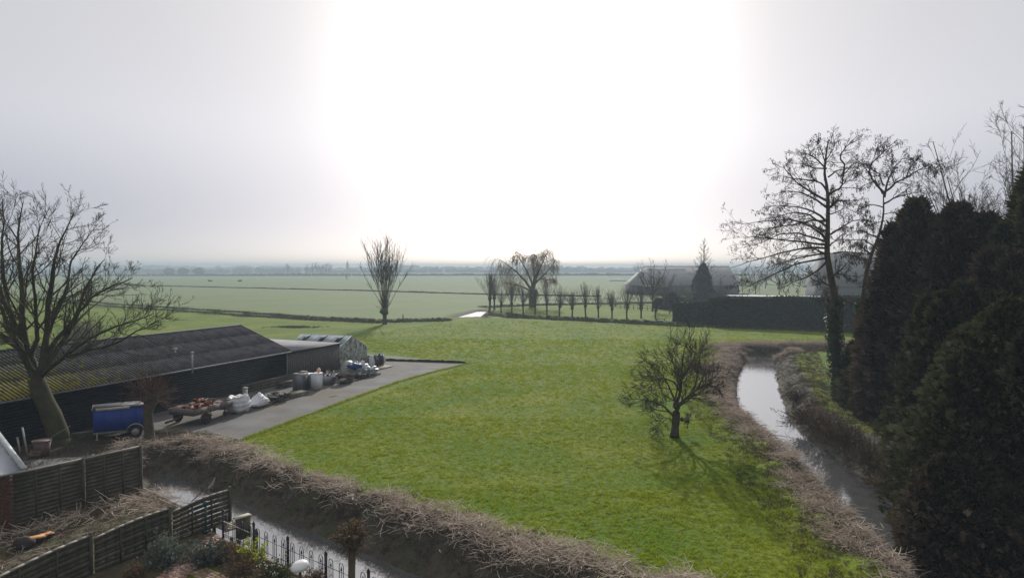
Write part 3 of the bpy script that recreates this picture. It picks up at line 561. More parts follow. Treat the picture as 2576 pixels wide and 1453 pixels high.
for yy in (0, DEP):
    for x_ in nfr:
        m = MB(); m.box((x_, yy, gz(x_) / 2), (.05, .05, gz(x_))); m.build('post', frm, gh)
    for a_, b_ in zip(nfr[:-1], nfr[1:]):
        m = MB(); V_ = [(a_ + .03, yy, .02), (b_ - .03, yy, .02), (b_ - .03, yy, gz(b_) - .03), (a_ + .03, yy, gz(a_) - .03)]; V_ += [(p[0], p[1] + .006, p[2]) for p in V_]
        if a_ < WA < b_: V_.insert(3, (WA, yy, HA - .03)); V_.insert(8, (WA, yy + .006, HA - .03))
        n_ = len(V_) // 2; V_ = V_[:n_] + V_[n_:]; m.add(V_, [[list(range(n_))], [[2 * n_ - 1 - i for i in range(n_)]]]); m.build('pane', glm, gh)
m = MB(); m.bar((0, 0, HL), (WA, 0, HA), .05, .07); m.bar((WA, 0, HA), (WR, 0, HR), .05, .07); m.bar((0, DEP, HL), (WA, DEP, HA), .05, .07); m.bar((WA, DEP, HA), (WR, DEP, HR), .05, .07)
m.bar((WA, 0, HA + .02), (WA, DEP, HA + .02), .06, .06); m.bar((0, 0, HL), (0, DEP, HL), .05, .06); m.bar((WR, 0, HR), (WR, DEP, HR), .05, .06); m.bar((0, 0, 1.02), (WR, 0, 1.02), .03, .03); m.build('roof_frame', frm, gh)
npn = 9; miss = {1: .45, 4: .4, 7: .5}
for i in range(npn):
    y0_, y1_ = i * DEP / npn, (i + 1) * DEP / npn
    m = MB(); m.bar((0, y0_, HL + .02), (WA, y0_, HA + .02), .03, .03); m.bar((WR, y0_, HR + .02), (WA, y0_, HA + .02), .03, .03); m.build('glazing_bar', frm, gh)
    for side in (0, 1):
        for (f0, f1) in ((0, .5), (.5, 1)):
            if side == 0 and i in (1, 4, 7) and f0 == .5: 
                # the vent stands open, its pane tipped up
                q0, q1 = (WA * .55, HL + (HA - HL) * .55 + .30), (WA, HA + .03)
            else: q0, q1 = (WA * f0, HL + (HA - HL) * f0 + .03), (WA * f1, HL + (HA - HL) * f1 + .03)
            if side == 0 and i in (2, 4, 7) and f0 == 0: continue
            if side == 1: q0, q1 = (WR + (WA - WR) * f0, HR + (HA - HR) * f0 + .03), (WR + (WA - WR) * f1, HR + (HA - HR) * f1 + .03)
            m = MB(); V_ = [(q0[0], y0_ + .02, q0[1]), (q0[0], y1_ - .02, q0[1]), (q1[0], y1_ - .02, q1[1]), (q1[0], y0_ + .02, q1[1])]; V_ += [(p[0], p[1], p[2] + .008) for p in V_]
            m.add(V_, [[[0, 1, 2, 3], [7, 6, 5, 4], [0, 4, 5, 1], [2, 6, 7, 3]]]); m.build('roof_pane', rgl, gh)
for xw, hh in ((0, HL), (WR, HR)):
    for i in range(5):
        m = MB(); y0_, y1_ = i * DEP / 5 + .03, (i + 1) * DEP / 5 - .03; V_ = [(xw, y0_, .02), (xw, y1_, .02), (xw, y1_, hh - .03), (xw, y0_, hh - .03)]; V_ += [(p[0] + .006, p[1], p[2]) for p in V_]
        m.add(V_, [[[0, 1, 2, 3], [7, 6, 5, 4]]]); m.build('pane', glm, gh)
        m = MB(); m.box((xw, i * DEP / 5, hh / 2), (.045, .045, hh)); m.build('post', frm, gh)
ivm = M('dry_climber', (.075, .070, .040), (.17, .165, .11), attr='v', rough=.9, trans=((.12, .12, .05), .2))
r = np.random.default_rng(8)
def leaf_cloud(n, box, size, r, seedlum=True):
    pos = r.uniform(box[0], box[1], (n, 3)); v0 = np.array([[-.5, 0, 0], [0, -.35, .1], [.5, 0, 0], [0, .35, .1]]) ; M3 = frames(r.normal(0, 1, (n, 3)), r, size * r.uniform(.5, 1.2, n)); return bake(v0, [np.array([[0, 1, 2, 3]])], pos, M3, r.uniform(0, 1, n))
o = empty('climbing_plant', S(7.95, .8), ang_s, label='dry climber crowding the inside of the glasshouse', cat='climber', ); V_, F_q, A_ = leaf_cloud(2600, ((.15, .2, .05), (WR - .2, 1.6, 1.3)), .16, r)
z_k = V_[:, 2] < 2; link('foliage', mesh_from('foliage', V_, F_q, {'v': A_}), ivm, o)
P_ = grow(np.stack([r.uniform(.2, WR - .2, 24), r.uniform(.3, 1.4, 24), np.zeros(24)], 1), np.tile([0, 0, 1.], (24, 1)), r.uniform(1, 1.4, 24), 5, .2, (0, 0, .2), r); V_, F_q = tubes(P_, np.full((24, 5), .012), 3); link('stem', mesh_from('stem', V_, [F_q], {'v': np.zeros(len(V_))}), ivm, o)
# ------------------------------------------------------------------ things standing along the shed
def on_yard(px, py, z=.03): return G(px, py, z)
def thing(name, px, py, label, cat, rz=ang_s, z=.03, **k): return empty(name, G(px, py, z), rz, label=label, cat=cat, **k)
def bag_mesh(w_, d_, h_, seed, slump=.15, nu=28, nv=14, open_top=True):
    r_ = np.random.default_rng(seed); m = MB(); u = np.linspace(0, 2 * PI, nu, endpoint=False); rows_ = []
    ph = r_.uniform(0, 6, 8)
    for j in range(nv):
        f = j / (nv - 1); z = h_ * f; sq = 1 / np.maximum(np.abs(np.cos(u)), np.abs(np.sin(u))) ** .6
        wr = 1 + .05 * np.sin(f * 22 + ph[0] + 1.5 * np.sin(u * 2 + ph[1])) + .04 * np.sin(5 * u + ph[2] + 4 * f) + .03 * np.sin(9 * u + ph[3] - 9 * f)
        bul = .86 + .20 * math.sin(PI * min(1, f * 1.1)) - slump * f ** 3
        zz_ = z + (.05 * h_ * np.sin(3 * u + ph[4]) + .04 * h_ * np.sin(7 * u + ph[5])) * f ** 2
        rows_.append(np.stack([w_ / 2 * sq * np.cos(u) * bul * wr, d_ / 2 * sq * np.sin(u) * bul * wr, zz_], 1))
    for sc_, dz in ((.86, -.06), (.45, -.10 if open_top else .05)):
        b_ = rows_[nv - 1].copy(); b_[:, :2] *= sc_; b_[:, 2] += dz * h_; rows_.append(b_)
    V_ = np.concatenate(rows_ + [np.array([[0, 0, rows_[-1][:, 2].mean()]])]); nr = len(rows_)
    Fq = [[j * nu + i, j * nu + (i + 1) % nu, (j + 1) * nu + (i + 1) % nu, (j + 1) * nu + i] for j in range(nr - 1) for i in range(nu)]; c_ = len(V_) - 1
    m.add(V_, [Fq, [[(nr - 1) * nu + i, (nr - 1) * nu + (i + 1) % nu, c_] for i in range(nu)]]); return m
b1 = thing('bulk_bag', 600, 1033, 'large full white bulk bag, second thing along from the flat cart', 'bag', z=.10); bag_mesh(1.3, 1.1, .92, 1, 0).build('sack', white_plastic, b1, True)
m = MB()
for a_ in (-.45, .45): m.tube([(a_, -.45, .86), (a_ * .9, -.3, 1.0), (a_ * .6, -.1, .95)], .025, 5)
m.build('lifting_loop', white_plastic, b1, True)
def pallet(px, py, lb, w_=1.2, d_=.9, rz=ang_s, z=.03, nslat=7):
    p = thing('pallet', px, py, lb, 'pallet', rz, z)
    for i in range(nslat):
        mm = MB(); mm.box((-w_ / 2 + (i + .5) * w_ / nslat, 0, .115), (w_ / nslat * .75, d_, .022)); mm.build('slat', old_wood, p)
    for y_ in (-d_ / 2 + .05, 0, d_ / 2 - .05):
        mm = MB(); mm.box((0, y_, .05), (w_, .09, .095)); mm.build('bearer', old_wood, p)
    return p
pallet(600, 1035, 'pallet under the full white bulk bag', 1.4, 1.1)
pallet(652, 1020, 'pallet under the slumped white bag', 1.5, 1.0)
b2 = thing('bulk_bag', 650, 1018, 'slumped half empty white bulk bag rising to a peak', 'bag', z=.17)
m = bag_mesh(1.25, .95, .55, 3, .3, open_top=False); Vb, Fb, Ab = m.data(); Vb[:, 2] += .20 * np.exp(-((Vb[:, 0] - .12) ** 2 + Vb[:, 1] ** 2) / .05) * (Vb[:, 2] > .2); Vb[:, 2] -= .25 * sm(.1, .6, -Vb[:, 0]) * (Vb[:, 2] / .5); m = MB(); m.add(Vb, Fb, Ab); m.build('sack', white_plastic, b2, True)
# stone heap
sp_ = thing('stone_stack', 697, 1005, 'heap of grey broken slabs and stones on a pallet', 'stones', z=.15); pallet(697, 1006, 'pallet carrying the heap of broken slabs', 1.7, 1.1)
stm = M('broken_stone', (.12, .11, .095), (.26, .25, .22), 6, .9, .01, 20); stm2 = M('dark_stone', (.05, .048, .04), (.10, .095, .08), 6, .9, .01, 20)
r = np.random.default_rng(21)
for i in range(46):
    x_, y_ = r.uniform(-.75, .75), r.uniform(-.45, .45); z = r.uniform(.03, .5) * (1 - .5 * abs(x_)); m = MB(); m.box((0, 0, 0), (r.uniform(.22, .42), r.uniform(.18, .35), r.uniform(.06, .13)), jit=.018); o = m.build('stone', stm if r.uniform() < .45 and z > .25 else stm2, sp_); o.location = (x_, y_, z); o.rotation_euler = (r.normal(0, .25), r.normal(0, .25), r.uniform(0, 3))
# timber, boards
def stack(name, px, py, lb, cat, n, size, mat, step=(0, .0, .0), jit=.02, z=.03, rz=ang_s, part='beam', cols=1, rowgap=1.08):
    p = thing(name, px, py, lb, cat, rz, z); mm = MB(); mm.box((0, 0, 0), size); me = mm.mesh(part)
    for i in range(n):
        rw, cl_ = divmod(i, cols); o = link(part, me, mat, p); o.location = (rng.normal(0, jit * 3), (cl_ - (cols - 1) / 2) * size[1] * rowgap + rng.normal(0, jit * .3), size[2] / 2 + rw * size[2] * 1.03); o.rotation_euler = (0, 0, rng.normal(0, jit))
    return p
stack('timber_stack', 741, 996, 'low stack of weathered beams beside the stone heap', 'timber', 8, (1.9, .17, .13), old_wood, cols=4, rowgap=1.25)
stack('timber_stack', 722, 972, 'short stack of boards against the foot of the black wall', 'timber', 6, (1.7, .2, .14), dark_wood, cols=2, rowgap=1.4)
stack('plank_bench', 672, 974, 'long low plank ledge along the foot of the black shed', 'bench', 3, (5.6, .32, .20), dark_wood, jit=.004)
cb = thing('metal_cabinet', 763, 978, 'grey metal cabinet with loose slabs lying on top', 'cabinet'); zin = M('dull_zinc', (.13, .14, .15), (.20, .21, .22), 3, .5, metallic=.3)
m = MB(); m.box((0, 0, .56), (1.25, .9, 1.12)); m.build('body', zin, cb)
m = MB(); m.box((.32, -.465, .56), (.56, .02, 1.0)); m.build('door', zin, cb); m = MB(); m.box((-.32, -.465, .56), (.56, .02, 1.0)); m.build('door', M('dark_zinc', (.05, .055, .06), (.08, .08, .085), 3, .5), cb)
slm = M('pale_slab', (.42, .41, .38), (.32, .31, .29), 5, .85); sld = M('grey_slab', (.17, .165, .16), (.24, .235, .22), 5, .85)
for i, (x_, y_, z, mt) in enumerate(((-.25, -.2, 1.15, slm), (.2, .12, 1.15, sld), (.25, .2, 1.22, sld), (-.35, .3, 1.15, sld))):
    o = MB().box((0, 0, 0), (.62, .45, .05)).build('paving_slab', mt); o.location = (0, 0, 0); o.parent = cb; o.location = (x_, y_, z); o.rotation_euler = (0, 0, .1 * i)
wc = thing('open_cupboard', 797, 977, 'white cupboard without doors showing its brown inside', 'cupboard', rz=ang_s + .25); wht = M('white_laminate', (.66, .67, .70), (.58, .59, .62), 3, .5); brn = M('brown_chipboard', (.055, .038, .03), (.09, .065, .05), 4)
for nm_, c_, s_ in (('side_panel', (-.42, 0, .55), (.04, .55, 1.1)), ('side_panel', (.42, 0, .55), (.04, .55, 1.1)), ('top_panel', (0, 0, 1.12), (.9, .58, .04)), ('bottom_panel', (0, 0, .12), (.80, .55, .04))): MB().box(c_, s_).build(nm_, wht if nm_ != 'bottom_panel' else brn, wc)
MB().box((0, .25, .6), (.80, .02, 1.0)).build('back_panel', brn, wc); MB().box((0, -.02, .62), (.80, .5, .03)).build('shelf', brn, wc); MB().box((-.44, -.30, .56), (.5, .025, 1.02), rz=-.9).build('door', wht, wc)
pb = empty('orange_ball', wc.location, ang_s, label='small pale orange ball lying on the white cupboard', cat='ball'); m = MB(); m.lump((.32, .05, 1.3), (.16, .16, .16), 1, 14, 10, .01); m.tube([(.32, .05, 1.44), (.32, .05, 1.5)], .03, 6); o_ = m.build('shell', M('orange_plastic', (.75, .34, .2), (.8, .5, .38), 4, .5), pb, True)
tb = thing('metal_tub', 826, 966, 'flared zinc tub heaped with scrap beside the white cupboard', 'tub')
m = MB(); tp = [(-.62, -.42), (.62, -.42), (.62, .42), (-.62, .42)]; bt_ = [(-.48, -.32), (.48, -.32), (.48, .32), (-.48, .32)]
V_ = [(x, y, .05) for x, y in bt_] + [(x, y, .72) for x, y in tp] + [(x * .95, y * .93, .72) for x, y in tp] + [(x * .95, y * .93, .55) for x, y in tp]
m.add(V_, [[[3, 2, 1, 0]] + [[i, (i + 1) % 4, 4 + (i + 1) % 4, 4 + i] for i in range(4)] + [[4 + i, 4 + (i + 1) % 4, 8 + (i + 1) % 4, 8 + i] for i in range(4)] + [[8 + i, 8 + (i + 1) % 4, 12 + (i + 1) % 4, 12 + i] for i in range(4)] + [[12, 13, 14, 15]]]); m.build('tub_body', grey_metal, tb)
scm = [M('scrap_black', (.012, .012, .02), None, rough=.5), M('scrap_white', (.6, .6, .62), None, rough=.5), zin, old_wood]
sc_ = empty('scrap_pile', tb.location, ang_s, label='mixed black and white scrap poking out of the zinc tub', cat='scrap')
for i in range(16):
    a_ = r.uniform(-.45, .35); m = MB()
    if i % 3 == 0: m.lump((0, 0, 0), (r.uniform(.12, .22), .15, .13), i, 10, 7, .25)
    else: m.bar((0, 0, -.2), (r.normal(0, .2), r.normal(0, .15), r.uniform(.15, .4)), .05, .04)
    o = m.build('scrap', scm[i % 4], sc_); o.location = (a_, r.uniform(-.25, .25), .72)
m = MB()
for k_ in range(4): m.bar((0, k_ * .12 - .2, .0), (.95, k_ * .12 - .2, .16), .03, .03)
m.bar((.1, -.22, .02), (.1, .2, .02), .03, .03); m.bar((.8, -.22, .14), (.8, .2, .14), .03, .03); ld = empty('wooden_rack', S(0, 0), ang_s, label='small slatted rack leaning between tub and slab pallet', cat='rack'); ld.location = tuple(G(846, 962, .75)); m.build('rack_frame', old_wood, ld)
pt = thing('slab_stack', 869, 958, 'dark wavy edged slabs stacked on a pallet', 'slabs', z=.18); pallet(869, 959, 'pallet below the dark wavy slabs', 1.7, 1.2, z=.03); rtm = M('brown_slab', (.085, .068, .058), (.16, .13, .115), 5, .9); rtd = M('dark_slab', (.035, .03, .027), (.06, .05, .045), 5, .9)
for i in range(26):
    lay, k_ = divmod(i, 4); x = np.linspace(-.26, .26, 7); z_w = .035 * np.cos(x * 14 + lay) ; m = MB(); V_ = np.concatenate([np.stack([x, np.full(7, y_), z_w + dz], 1) for y_ in (-.34, .34) for dz in (0, .045)]); i_ = np.arange(6)
    m.add(V_, [np.concatenate([np.stack([i_ + 7, i_ + 8, i_ + 22, i_ + 21], 1), np.stack([i_, i_ + 7, i_ + 8, i_ + 1][::-1], 1), np.stack([i_ + 14, i_ + 15, i_ + 22, i_ + 21], 1)])]); o = m.build('slab', rtm if r.uniform() < .35 + .1 * lay else rtd, pt); o.location = (-.62 + (k_ % 4) * .42 + r.normal(0, .03), r.normal(0, .08), .03 + lay * .085 + r.uniform(0, .02)); o.rotation_euler = (r.normal(0, .06), r.normal(0, .06), r.normal(0, .1))
stack('timber_stack', 904, 951, 'squared timber block beside the wavy slabs', 'timber', 6, (1.1, .28, .17), rtd, cols=3, rowgap=1.05)
dome = thing('plastic_dome', 876, 936, 'rounded greenish white plastic cloche at the corner of the glasshouse', 'dome'); m = MB(); m.lump((0, 0, .0), (.75, .7, 1.0), 2, 24, 14, .03); m.build('shell', M('milky_plastic', (.36, .38, .34), (.28, .30, .27), 3, .4, spec=.4), dome, True)
tp_ = thing('blue_tarpaulin', 893, 922, 'crumpled dark blue tarpaulin on top of the grey bags', 'tarpaulin', z=.85); m = MB(); m.lump((0, 0, .05), (.6, .5, .24), 4, 22, 12, .3); m.build('cloth', M('blue_tarp', (.025, .045, .17), (.04, .07, .24), 5, .5), tp_, True)
plasg = M('grey_plastic_bag', (.40, .43, .46), (.24, .26, .28), 7, .35, .015, 16); plasw = M('pale_plastic_bag', (.60, .62, .64), (.42, .44, .46), 7, .35, .015, 16); plask = M('black_plastic_bag', (.018, .018, .02), (.06, .06, .065), 7, .35, .015, 16)
def bag(px, py, lb, rx, ry, rz_, mt, seed, z=.03, am=.22): 
    o = thing('filled_bag', px, py, lb, 'bag', z=z); m = MB(); m.lump((0, 0, rz_ * .8), (rx, ry, rz_), seed, 26, 16, am, fr=2.8); m.tube([(.1, 0, rz_ * 1.55), (.16, .02, rz_ * 1.9)], [.06, .10], 7); m.build('sack', mt, o, True); return o
bag(893, 938, 'grey knotted bag in front of the plastic cloche', .62, .5, .55, plasg, 3); bag(909, 937, 'larger pale bag right of the knotted grey bag', .6, .5, .50, plasw, 7, am=.28)
bag(931, 939, 'crumpled clear grey plastic bag lying on a pallet', .8, .5, .30, plasg, 9, .18, .45); pallet(932, 944, 'pallet under the crumpled clear plastic', 1.7, 1.0)
bag(925, 922, 'dark greenish bag beside the glasshouse corner post', .62, .55, .50, M('olive_bag', (.10, .105, .08), (.18, .18, .15), 5, .6, .015, 14), 11, .12); bag(940, 921, 'black bag with white neck between the dark bags', .45, .42, .50, plask, 12, .12); bag(935, 923, 'narrow pale upright bag among the dark ones', .24, .28, .52, plasw, 15, .14)
bag(953, 917, 'black bag farthest along the boards', .5, .45, .52, plask, 17, .12); bag(960, 916, 'white rimmed bag at the far end of the boards', .28, .3, .55, plasw, 19, .12)
stack('board_stack', 953, 926, 'long pale boards under the black and white bags', 'boards', 8, (2.7, .25, .05), pale_wood, cols=4, rowgap=1.3)
# open cart with red tiles
ct = thing('flat_cart', 508, 1056, 'old flat trailer with low plank sides', 'trailer', rz=ang_s + .05); rust = M('rusty_brown', (.055, .034, .026), (.10, .065, .048), 5, .85); sidem = M('cart_side', (.12, .095, .085), (.19, .165, .15), 4, .85, stretch=(1, 1, 3))
MB().box((0, 0, .62), (3.1, 1.7, .06)).build('deck', rust, ct)
for i in range(3):
    MB().box((-1.03 + i * 1.03, -.87, .80), (1.0, .035, .32)).build('side_board', sidem, ct); MB().box((-1.03 + i * 1.03, .87, .80), (1.0, .035, .32)).build('side_board', sidem, ct)
for x_ in (-1.57, 1.57): MB().box((x_, 0, .80), (.035, 1.7, .32)).build('end_board', sidem, ct)
tyre_m = M('tyre_rubber', (.018, .018, .018), (.03, .028, .026), 6, .9)
def wheel(parent, x, y, rad, wd, rimm):
    w_ = MB(); k = 20; a_ = np.linspace(0, 2 * PI, k, endpoint=False); pr = [(rad * .62, -wd / 2), (rad * .93, -wd / 2), (rad, -wd * .3), (rad, wd * .3), (rad * .93, wd / 2), (rad * .62, wd / 2)]
    V_ = np.array([[rr__ * math.cos(t_), yy_, rr__ * math.sin(t_)] for t_ in a_ for rr__, yy_ in pr]); n_ = len(pr)
    w_.add(V_, [[[i * n_ + j, ((i + 1) % k) * n_ + j, ((i + 1) % k) * n_ + (j + 1) % n_, i * n_ + (j + 1) % n_] for i in range(k) for j in range(n_)]]); o = link('wheel', w_.mesh('wheel', True), tyre_m, parent, (x, y, rad))
    rm = MB(); rm.tube([(0, -wd * .32, 0), (0, wd * .32, 0)], rad * .63, 20); rm.tube([(0, -wd * .52, 0), (0, -wd * .3, 0)], rad * .25, 12); link('rim', rm.mesh('rim'), rimm, o); return o
for y_ in (-.98, .98): wheel(ct, -.75, y_, .32, .17, rust)
m = MB(); th_ = np.linspace(.15, PI - .15, 12); m.tube([(-.75 + .42 * math.cos(a), -.98, .32 + .42 * math.sin(a)) for a in th_], .035, 5); m.build('mudguard', M('mud_yellow', (.16, .13, .07), (.11, .09, .05), 4), ct)
m = MB(); m.bar((-1.5, 0, .5), (-2.7, 0, .42), .09, .09); m.build('drawbar', rust, ct); m = MB(); m.bar((1.2, -.6, .03), (1.2, -.6, .6), .06, .06); m.build('prop_stand', rust, ct)
tl = empty('roof_tile_pile', ct.location, ang_s + .05, label='pile of reddish roof tiles on the flat trailer', cat='roof tiles'); tlm = M('red_clay_tile', (.17, .060, .038), (.26, .10, .065), 6, .85)
for i in range(60):
    x_, y_ = r.normal(-.1, .45), r.uniform(-.5, .5); zt_ = .70 + r.uniform(0, .55) * max(0, 1 - (abs(x_ + .1) / 1.1) ** 1.5); u_ = np.linspace(-.13, .13, 6); zc = .035 * np.sin(u_ * 22); m = MB()
    V_ = np.concatenate([np.stack([u_, np.full(6, y__), zc + dz], 1) for y__ in (-.19, .19) for dz in (0, .018)]); q_ = np.arange(5); m.add(V_, [np.concatenate([np.stack([q_ + 6, q_ + 7, q_ + 19, q_ + 18], 1), np.stack([q_, q_ + 12, q_ + 13, q_ + 1], 1), np.stack([q_, q_ + 1, q_ + 7, q_ + 6], 1)])])
    o = m.build('tile', tlm, tl); o.location = (max(-1.3, min(1.1, x_)), y_, zt_); o.rotation_euler = (r.normal(0, .35), r.normal(0, .35), r.uniform(0, 3))
for px_, py_, lb_ in ((551, 1012, 'upper grey sack at the front end of the flat trailer'), (560, 1024, 'lower grey sack at the front end of the flat trailer')):
    o = empty('cement_sack', AT(px_, py_, 40.6), ang_s, label=lb_, cat='sack'); m = MB(); m.lump((0, 0, 0), (.42, .28, .14), px_, 16, 10, .08); m.build('sack', M('grey_sack', (.20, .20, .18), (.27, .27, .25), 4), o, True)
cp = thing('concrete_post', 617, 1003, 'short pale concrete post behind the white bags', 'post'); MB().box((0, 0, .35), (.22, .22, .7), jit=.008).build('shaft', slm, cp); MB().box((0, 0, .74), (.27, .27, .09)).build('cap', slm, cp)
# blue box trailer
bt = empty('box_trailer', G(300, 1092), ang_s + .0, label='blue box trailer with cream rimmed lid in front of the shed', cat='trailer')
bl = M('blue_painted_board', (.010, .038, .235), (.015, .050, .29), 2, .5, spec=.3); crm = M('cream_edge', (.50, .46, .37), (.38, .35, .28), 5, .7)
TW, TD, TH0, TH1 = 2.45, 1.45, .42, 1.55
bt.location = tuple(G(306, 1094)); bt.rotation_euler = (0, 0, ang_s - .72)
sk_ = .18; V_ = [(-TW / 2, -TD / 2, TH0), (TW / 2, -TD / 2, TH0), (TW / 2, TD / 2, TH0), (-TW / 2, TD / 2, TH0), (-TW / 2 - .02, -TD / 2, TH1), (TW / 2 - sk_, -TD / 2, TH1 + .02), (TW / 2 - sk_, TD / 2, TH1 + .02), (-TW / 2 - .02, TD / 2, TH1)]
m = MB(); m.add(V_, [[[0, 3, 2, 1], [4, 5, 6, 7], [0, 1, 5, 4], [1, 2, 6, 5], [2, 3, 7, 6], [3, 0, 4, 7]]]); m.build('box_body', bl, bt)
m = MB(); m.box((-.1, 0, TH1 + .05), (TW - .1, TD + .06, .05), ry=-.01); m.build('lid', M('dark_lid', (.04, .045, .05), (.07, .075, .08), 4, .7), bt); MB().box((-.35, -TD / 2 - .01, TH1 + .03), (TW * .62, .05, .12)).build('lid_rim', crm, bt); MB().box((-TW / 2 - .05, 0, TH1 + .02), (.05, TD, .08)).build('lid_rim', crm, bt)
for x_ in (-TW / 2 + .4, 0, TW / 2 - .5): MB().box((x_, -TD / 2 - .015, (TH0 + TH1) / 2), (.05, .03, TH1 - TH0)).build('batten', bl, bt)
m = MB(); m.bar((-TW / 2, -TD / 2 + .05, TH0 - .06), (TW / 2, -TD / 2 + .05, TH0 - .06), .06, .09); m.bar((-TW / 2, TD / 2 - .05, TH0 - .06), (TW / 2, TD / 2 - .05, TH0 - .06), .06, .09); m.bar((-TW / 2, 0, TH0 - .06), (-TW / 2 - 1.0, 0, TH0 - .08), .08, .08); m.build('chassis', M('grey_chassis', (.26, .25, .23), (.18, .17, .15), 5, .6), bt)
for y_ in (-TD / 2 - .12, TD / 2 + .12): wheel(bt, .65, y_, .31, .16, M('pale_rim', (.42, .42, .42), (.3, .3, .3), 5, .5))
m = MB(); th_ = np.linspace(-.1, PI + .1, 14); q = np.array([[.65 + .40 * math.cos(a), 0, .31 + .40 * math.sin(a)] for a in th_]); V_ = np.concatenate([q + [0, -TD / 2 - .24, 0], q + [0, -TD / 2 - .02, 0], q * [1, 1, 1] + [0, -TD / 2 - .24, .02], q + [0, -TD / 2 - .02, .02]]); i = np.arange(13)
m.add(V_, [np.concatenate([np.stack([i, i + 1, i + 15, i + 14], 1), np.stack([i + 28, i + 42, i + 43, i + 29], 1), np.stack([i, i + 28, i + 29, i + 1], 1)])]); m.build('mudguard', M('grey_mudguard', (.33, .33, .33), (.25, .25, .25), 5, .5), bt)
m = MB(); m.tube([(-TW / 2 + .15, -TD / 2 + .05, 0.02), (-TW / 2 + .15, -TD / 2 + .05, TH0)], .035, 6); m.box((-TW / 2 + .15, -TD / 2 + .05, .03), (.14, .14, .03)); m.build('prop_stand', crm, bt)
# things near the leaning trunk
tb = empty('garden_bucket', G(106, 1148), .2, label='faded brown plastic tub behind the dark fence', cat='tub'); m = MB(); m.tube([(0, 0, 0), (0, 0, .75)], [.27, .38], 16); m.build('tub_body', M('faded_brown', (.085, .055, .05), (.12, .08, .07), 4, .7), tb); m = MB(); a_ = np.linspace(0, 2 * PI, 17); m.tube(np.stack([.39 * np.cos(a_), .39 * np.sin(a_), np.full(17, .76)], 1), .02, 5, caps=False); m.build('rim', M('brown_rim', (.13, .1, .09)), tb)
for px_, py_, h_, lb_ in ((51, 1138, .75, 'shorter pale stake left of the brown tub'), (70, 1146, 1.35, 'taller pale stake beside the brown tub')):
    o = empty('wooden_stake', G(px_, py_), 0, label=lb_, cat='stake'); m = MB(); m.bar((0, 0, 0), (-.22 * h_ / 1.3, 0, h_), .06, .06); m.build('shaft', M('pale_stake', (.40, .38, .34), (.3, .28, .25), 5), o)
o = empty('garden_rake', G(128, 1140), 0, label='thin pole leaning from the brown tub towards the big trunk', cat='pole'); m = MB(); m.tube([(-.1, 0, .7), (.75, .3, 1.25)], .018, 6); m.build('handle', M('green_handle', (.14, .2, .16)), o)
o = empty('rubbish_heap', G(82, 1150), 0, label='little heap of brown rubbish beside the tub', cat='rubbish'); 
for i in range(7): m = MB(); m.lump((0, 0, 0), (.16, .13, .11), i, 9, 6, .3); q_ = m.build('clod', M('brown_rubbish', (.10, .06, .04), (.16, .11, .08), 5), o); q_.location = (r.normal(0, .2), r.normal(0, .15), .1 + r.uniform(0, .2))
# ------------------------------------------------------------------ trees
def tree_thing(name, base, label, cat='tree', group=None): return empty(name, base, 0, label=label, cat=cat, group=group)
def put_tree(name, base, limbs, tw, label, mlimb=bark, mtw=twig, group=None, extra=()):
    b = np.asarray(base, float); t_ = tree_thing(name, b, label, group=group)
    Vl, Fl, Al = limbs.data(); link('trunk', mesh_from('trunk', Vl - b, Fl, {'v': Al}, True), mlimb, t_)
    Vt, Ft, At = tw.data(); link('crown', mesh_from('crown', Vt - b, Ft, {'v': At}), mtw, t_)
    for nme, (Ve, Fe, Ae), me_ in extra: link(nme, mesh_from(nme, Ve - b, Fe, {'v': Ae}), me_, t_)
    return t_
def limb(pxs, Y0, dY, r0, r1):            # a limb traced at its depth, drifting dY towards its tip
    n = len(pxs); return ([AT(px, py, Y0 + dY * (i / (n - 1)) ** 1.3) for i, (px, py) in enumerate(pxs)], r0, r1)
# big leaning tree on the left
r = np.random.default_rng(3); b = G(152, 1116); YB = b[1]
low = [(152, 1119), (143, 1080), (125, 1035), (104, 990), (90, 950)]
mains = [(lambda l: ([AT(px, py, YB) for px, py in l], .50, .36))(low),
  limb([(92, 958), (72, 915), (48, 870), (25, 830), (0, 770), (-40, 700)], YB, -1.5, .30, .05), limb([(90, 955), (78, 900), (64, 850), (57, 790), (53, 720), (48, 640), (50, 570), (60, 505)], YB, 1.0, .30, .035),
  limb([(93, 955), (108, 905), (116, 850), (121, 790), (127, 720), (136, 650), (160, 590), (185, 535)], YB, -1.0, .27, .03), limb([(94, 950), (125, 905), (158, 860), (185, 815), (205, 750), (232, 690), (262, 650)], YB, 1.8, .24, .03),
  limb([(100, 950), (150, 905), (200, 865), (255, 835), (320, 812), (385, 790)], YB, -1.8, .17, .025), limb([(110, 900), (150, 845), (195, 790), (235, 745), (290, 715), (335, 700)], YB, 2.6, .18, .025),
  limb([(60, 870), (30, 800), (12, 720), (5, 630), (12, 560), (8, 500)], YB, 2.4, .20, .03), limb([(60, 880), (10, 850), (-60, 800), (-150, 740)], YB, 0, .2, .04), limb([(115, 860), (135, 790), (165, 730), (180, 660), (215, 600), (240, 570)], YB, 3.0, .15, .02),
  limb([(30, 800), (-10, 700), (-40, 600), (-30, 500)], YB, 1, .16, .03), limb([(150, 905), (230, 880), (300, 860), (350, 830), (410, 800)], YB, -2.6, .11, .02), limb([(75, 915), (95, 840), (90, 760), (80, 690), (90, 620), (100, 560)], YB, -3.0, .17, .025),
  limb([(-10, 760), (-80, 640), (-140, 560)], YB, 2, .14, .03), limb([(90, 950), (60, 880), (30, 850), (-30, 830)], YB, -3.5, .15, .03)]
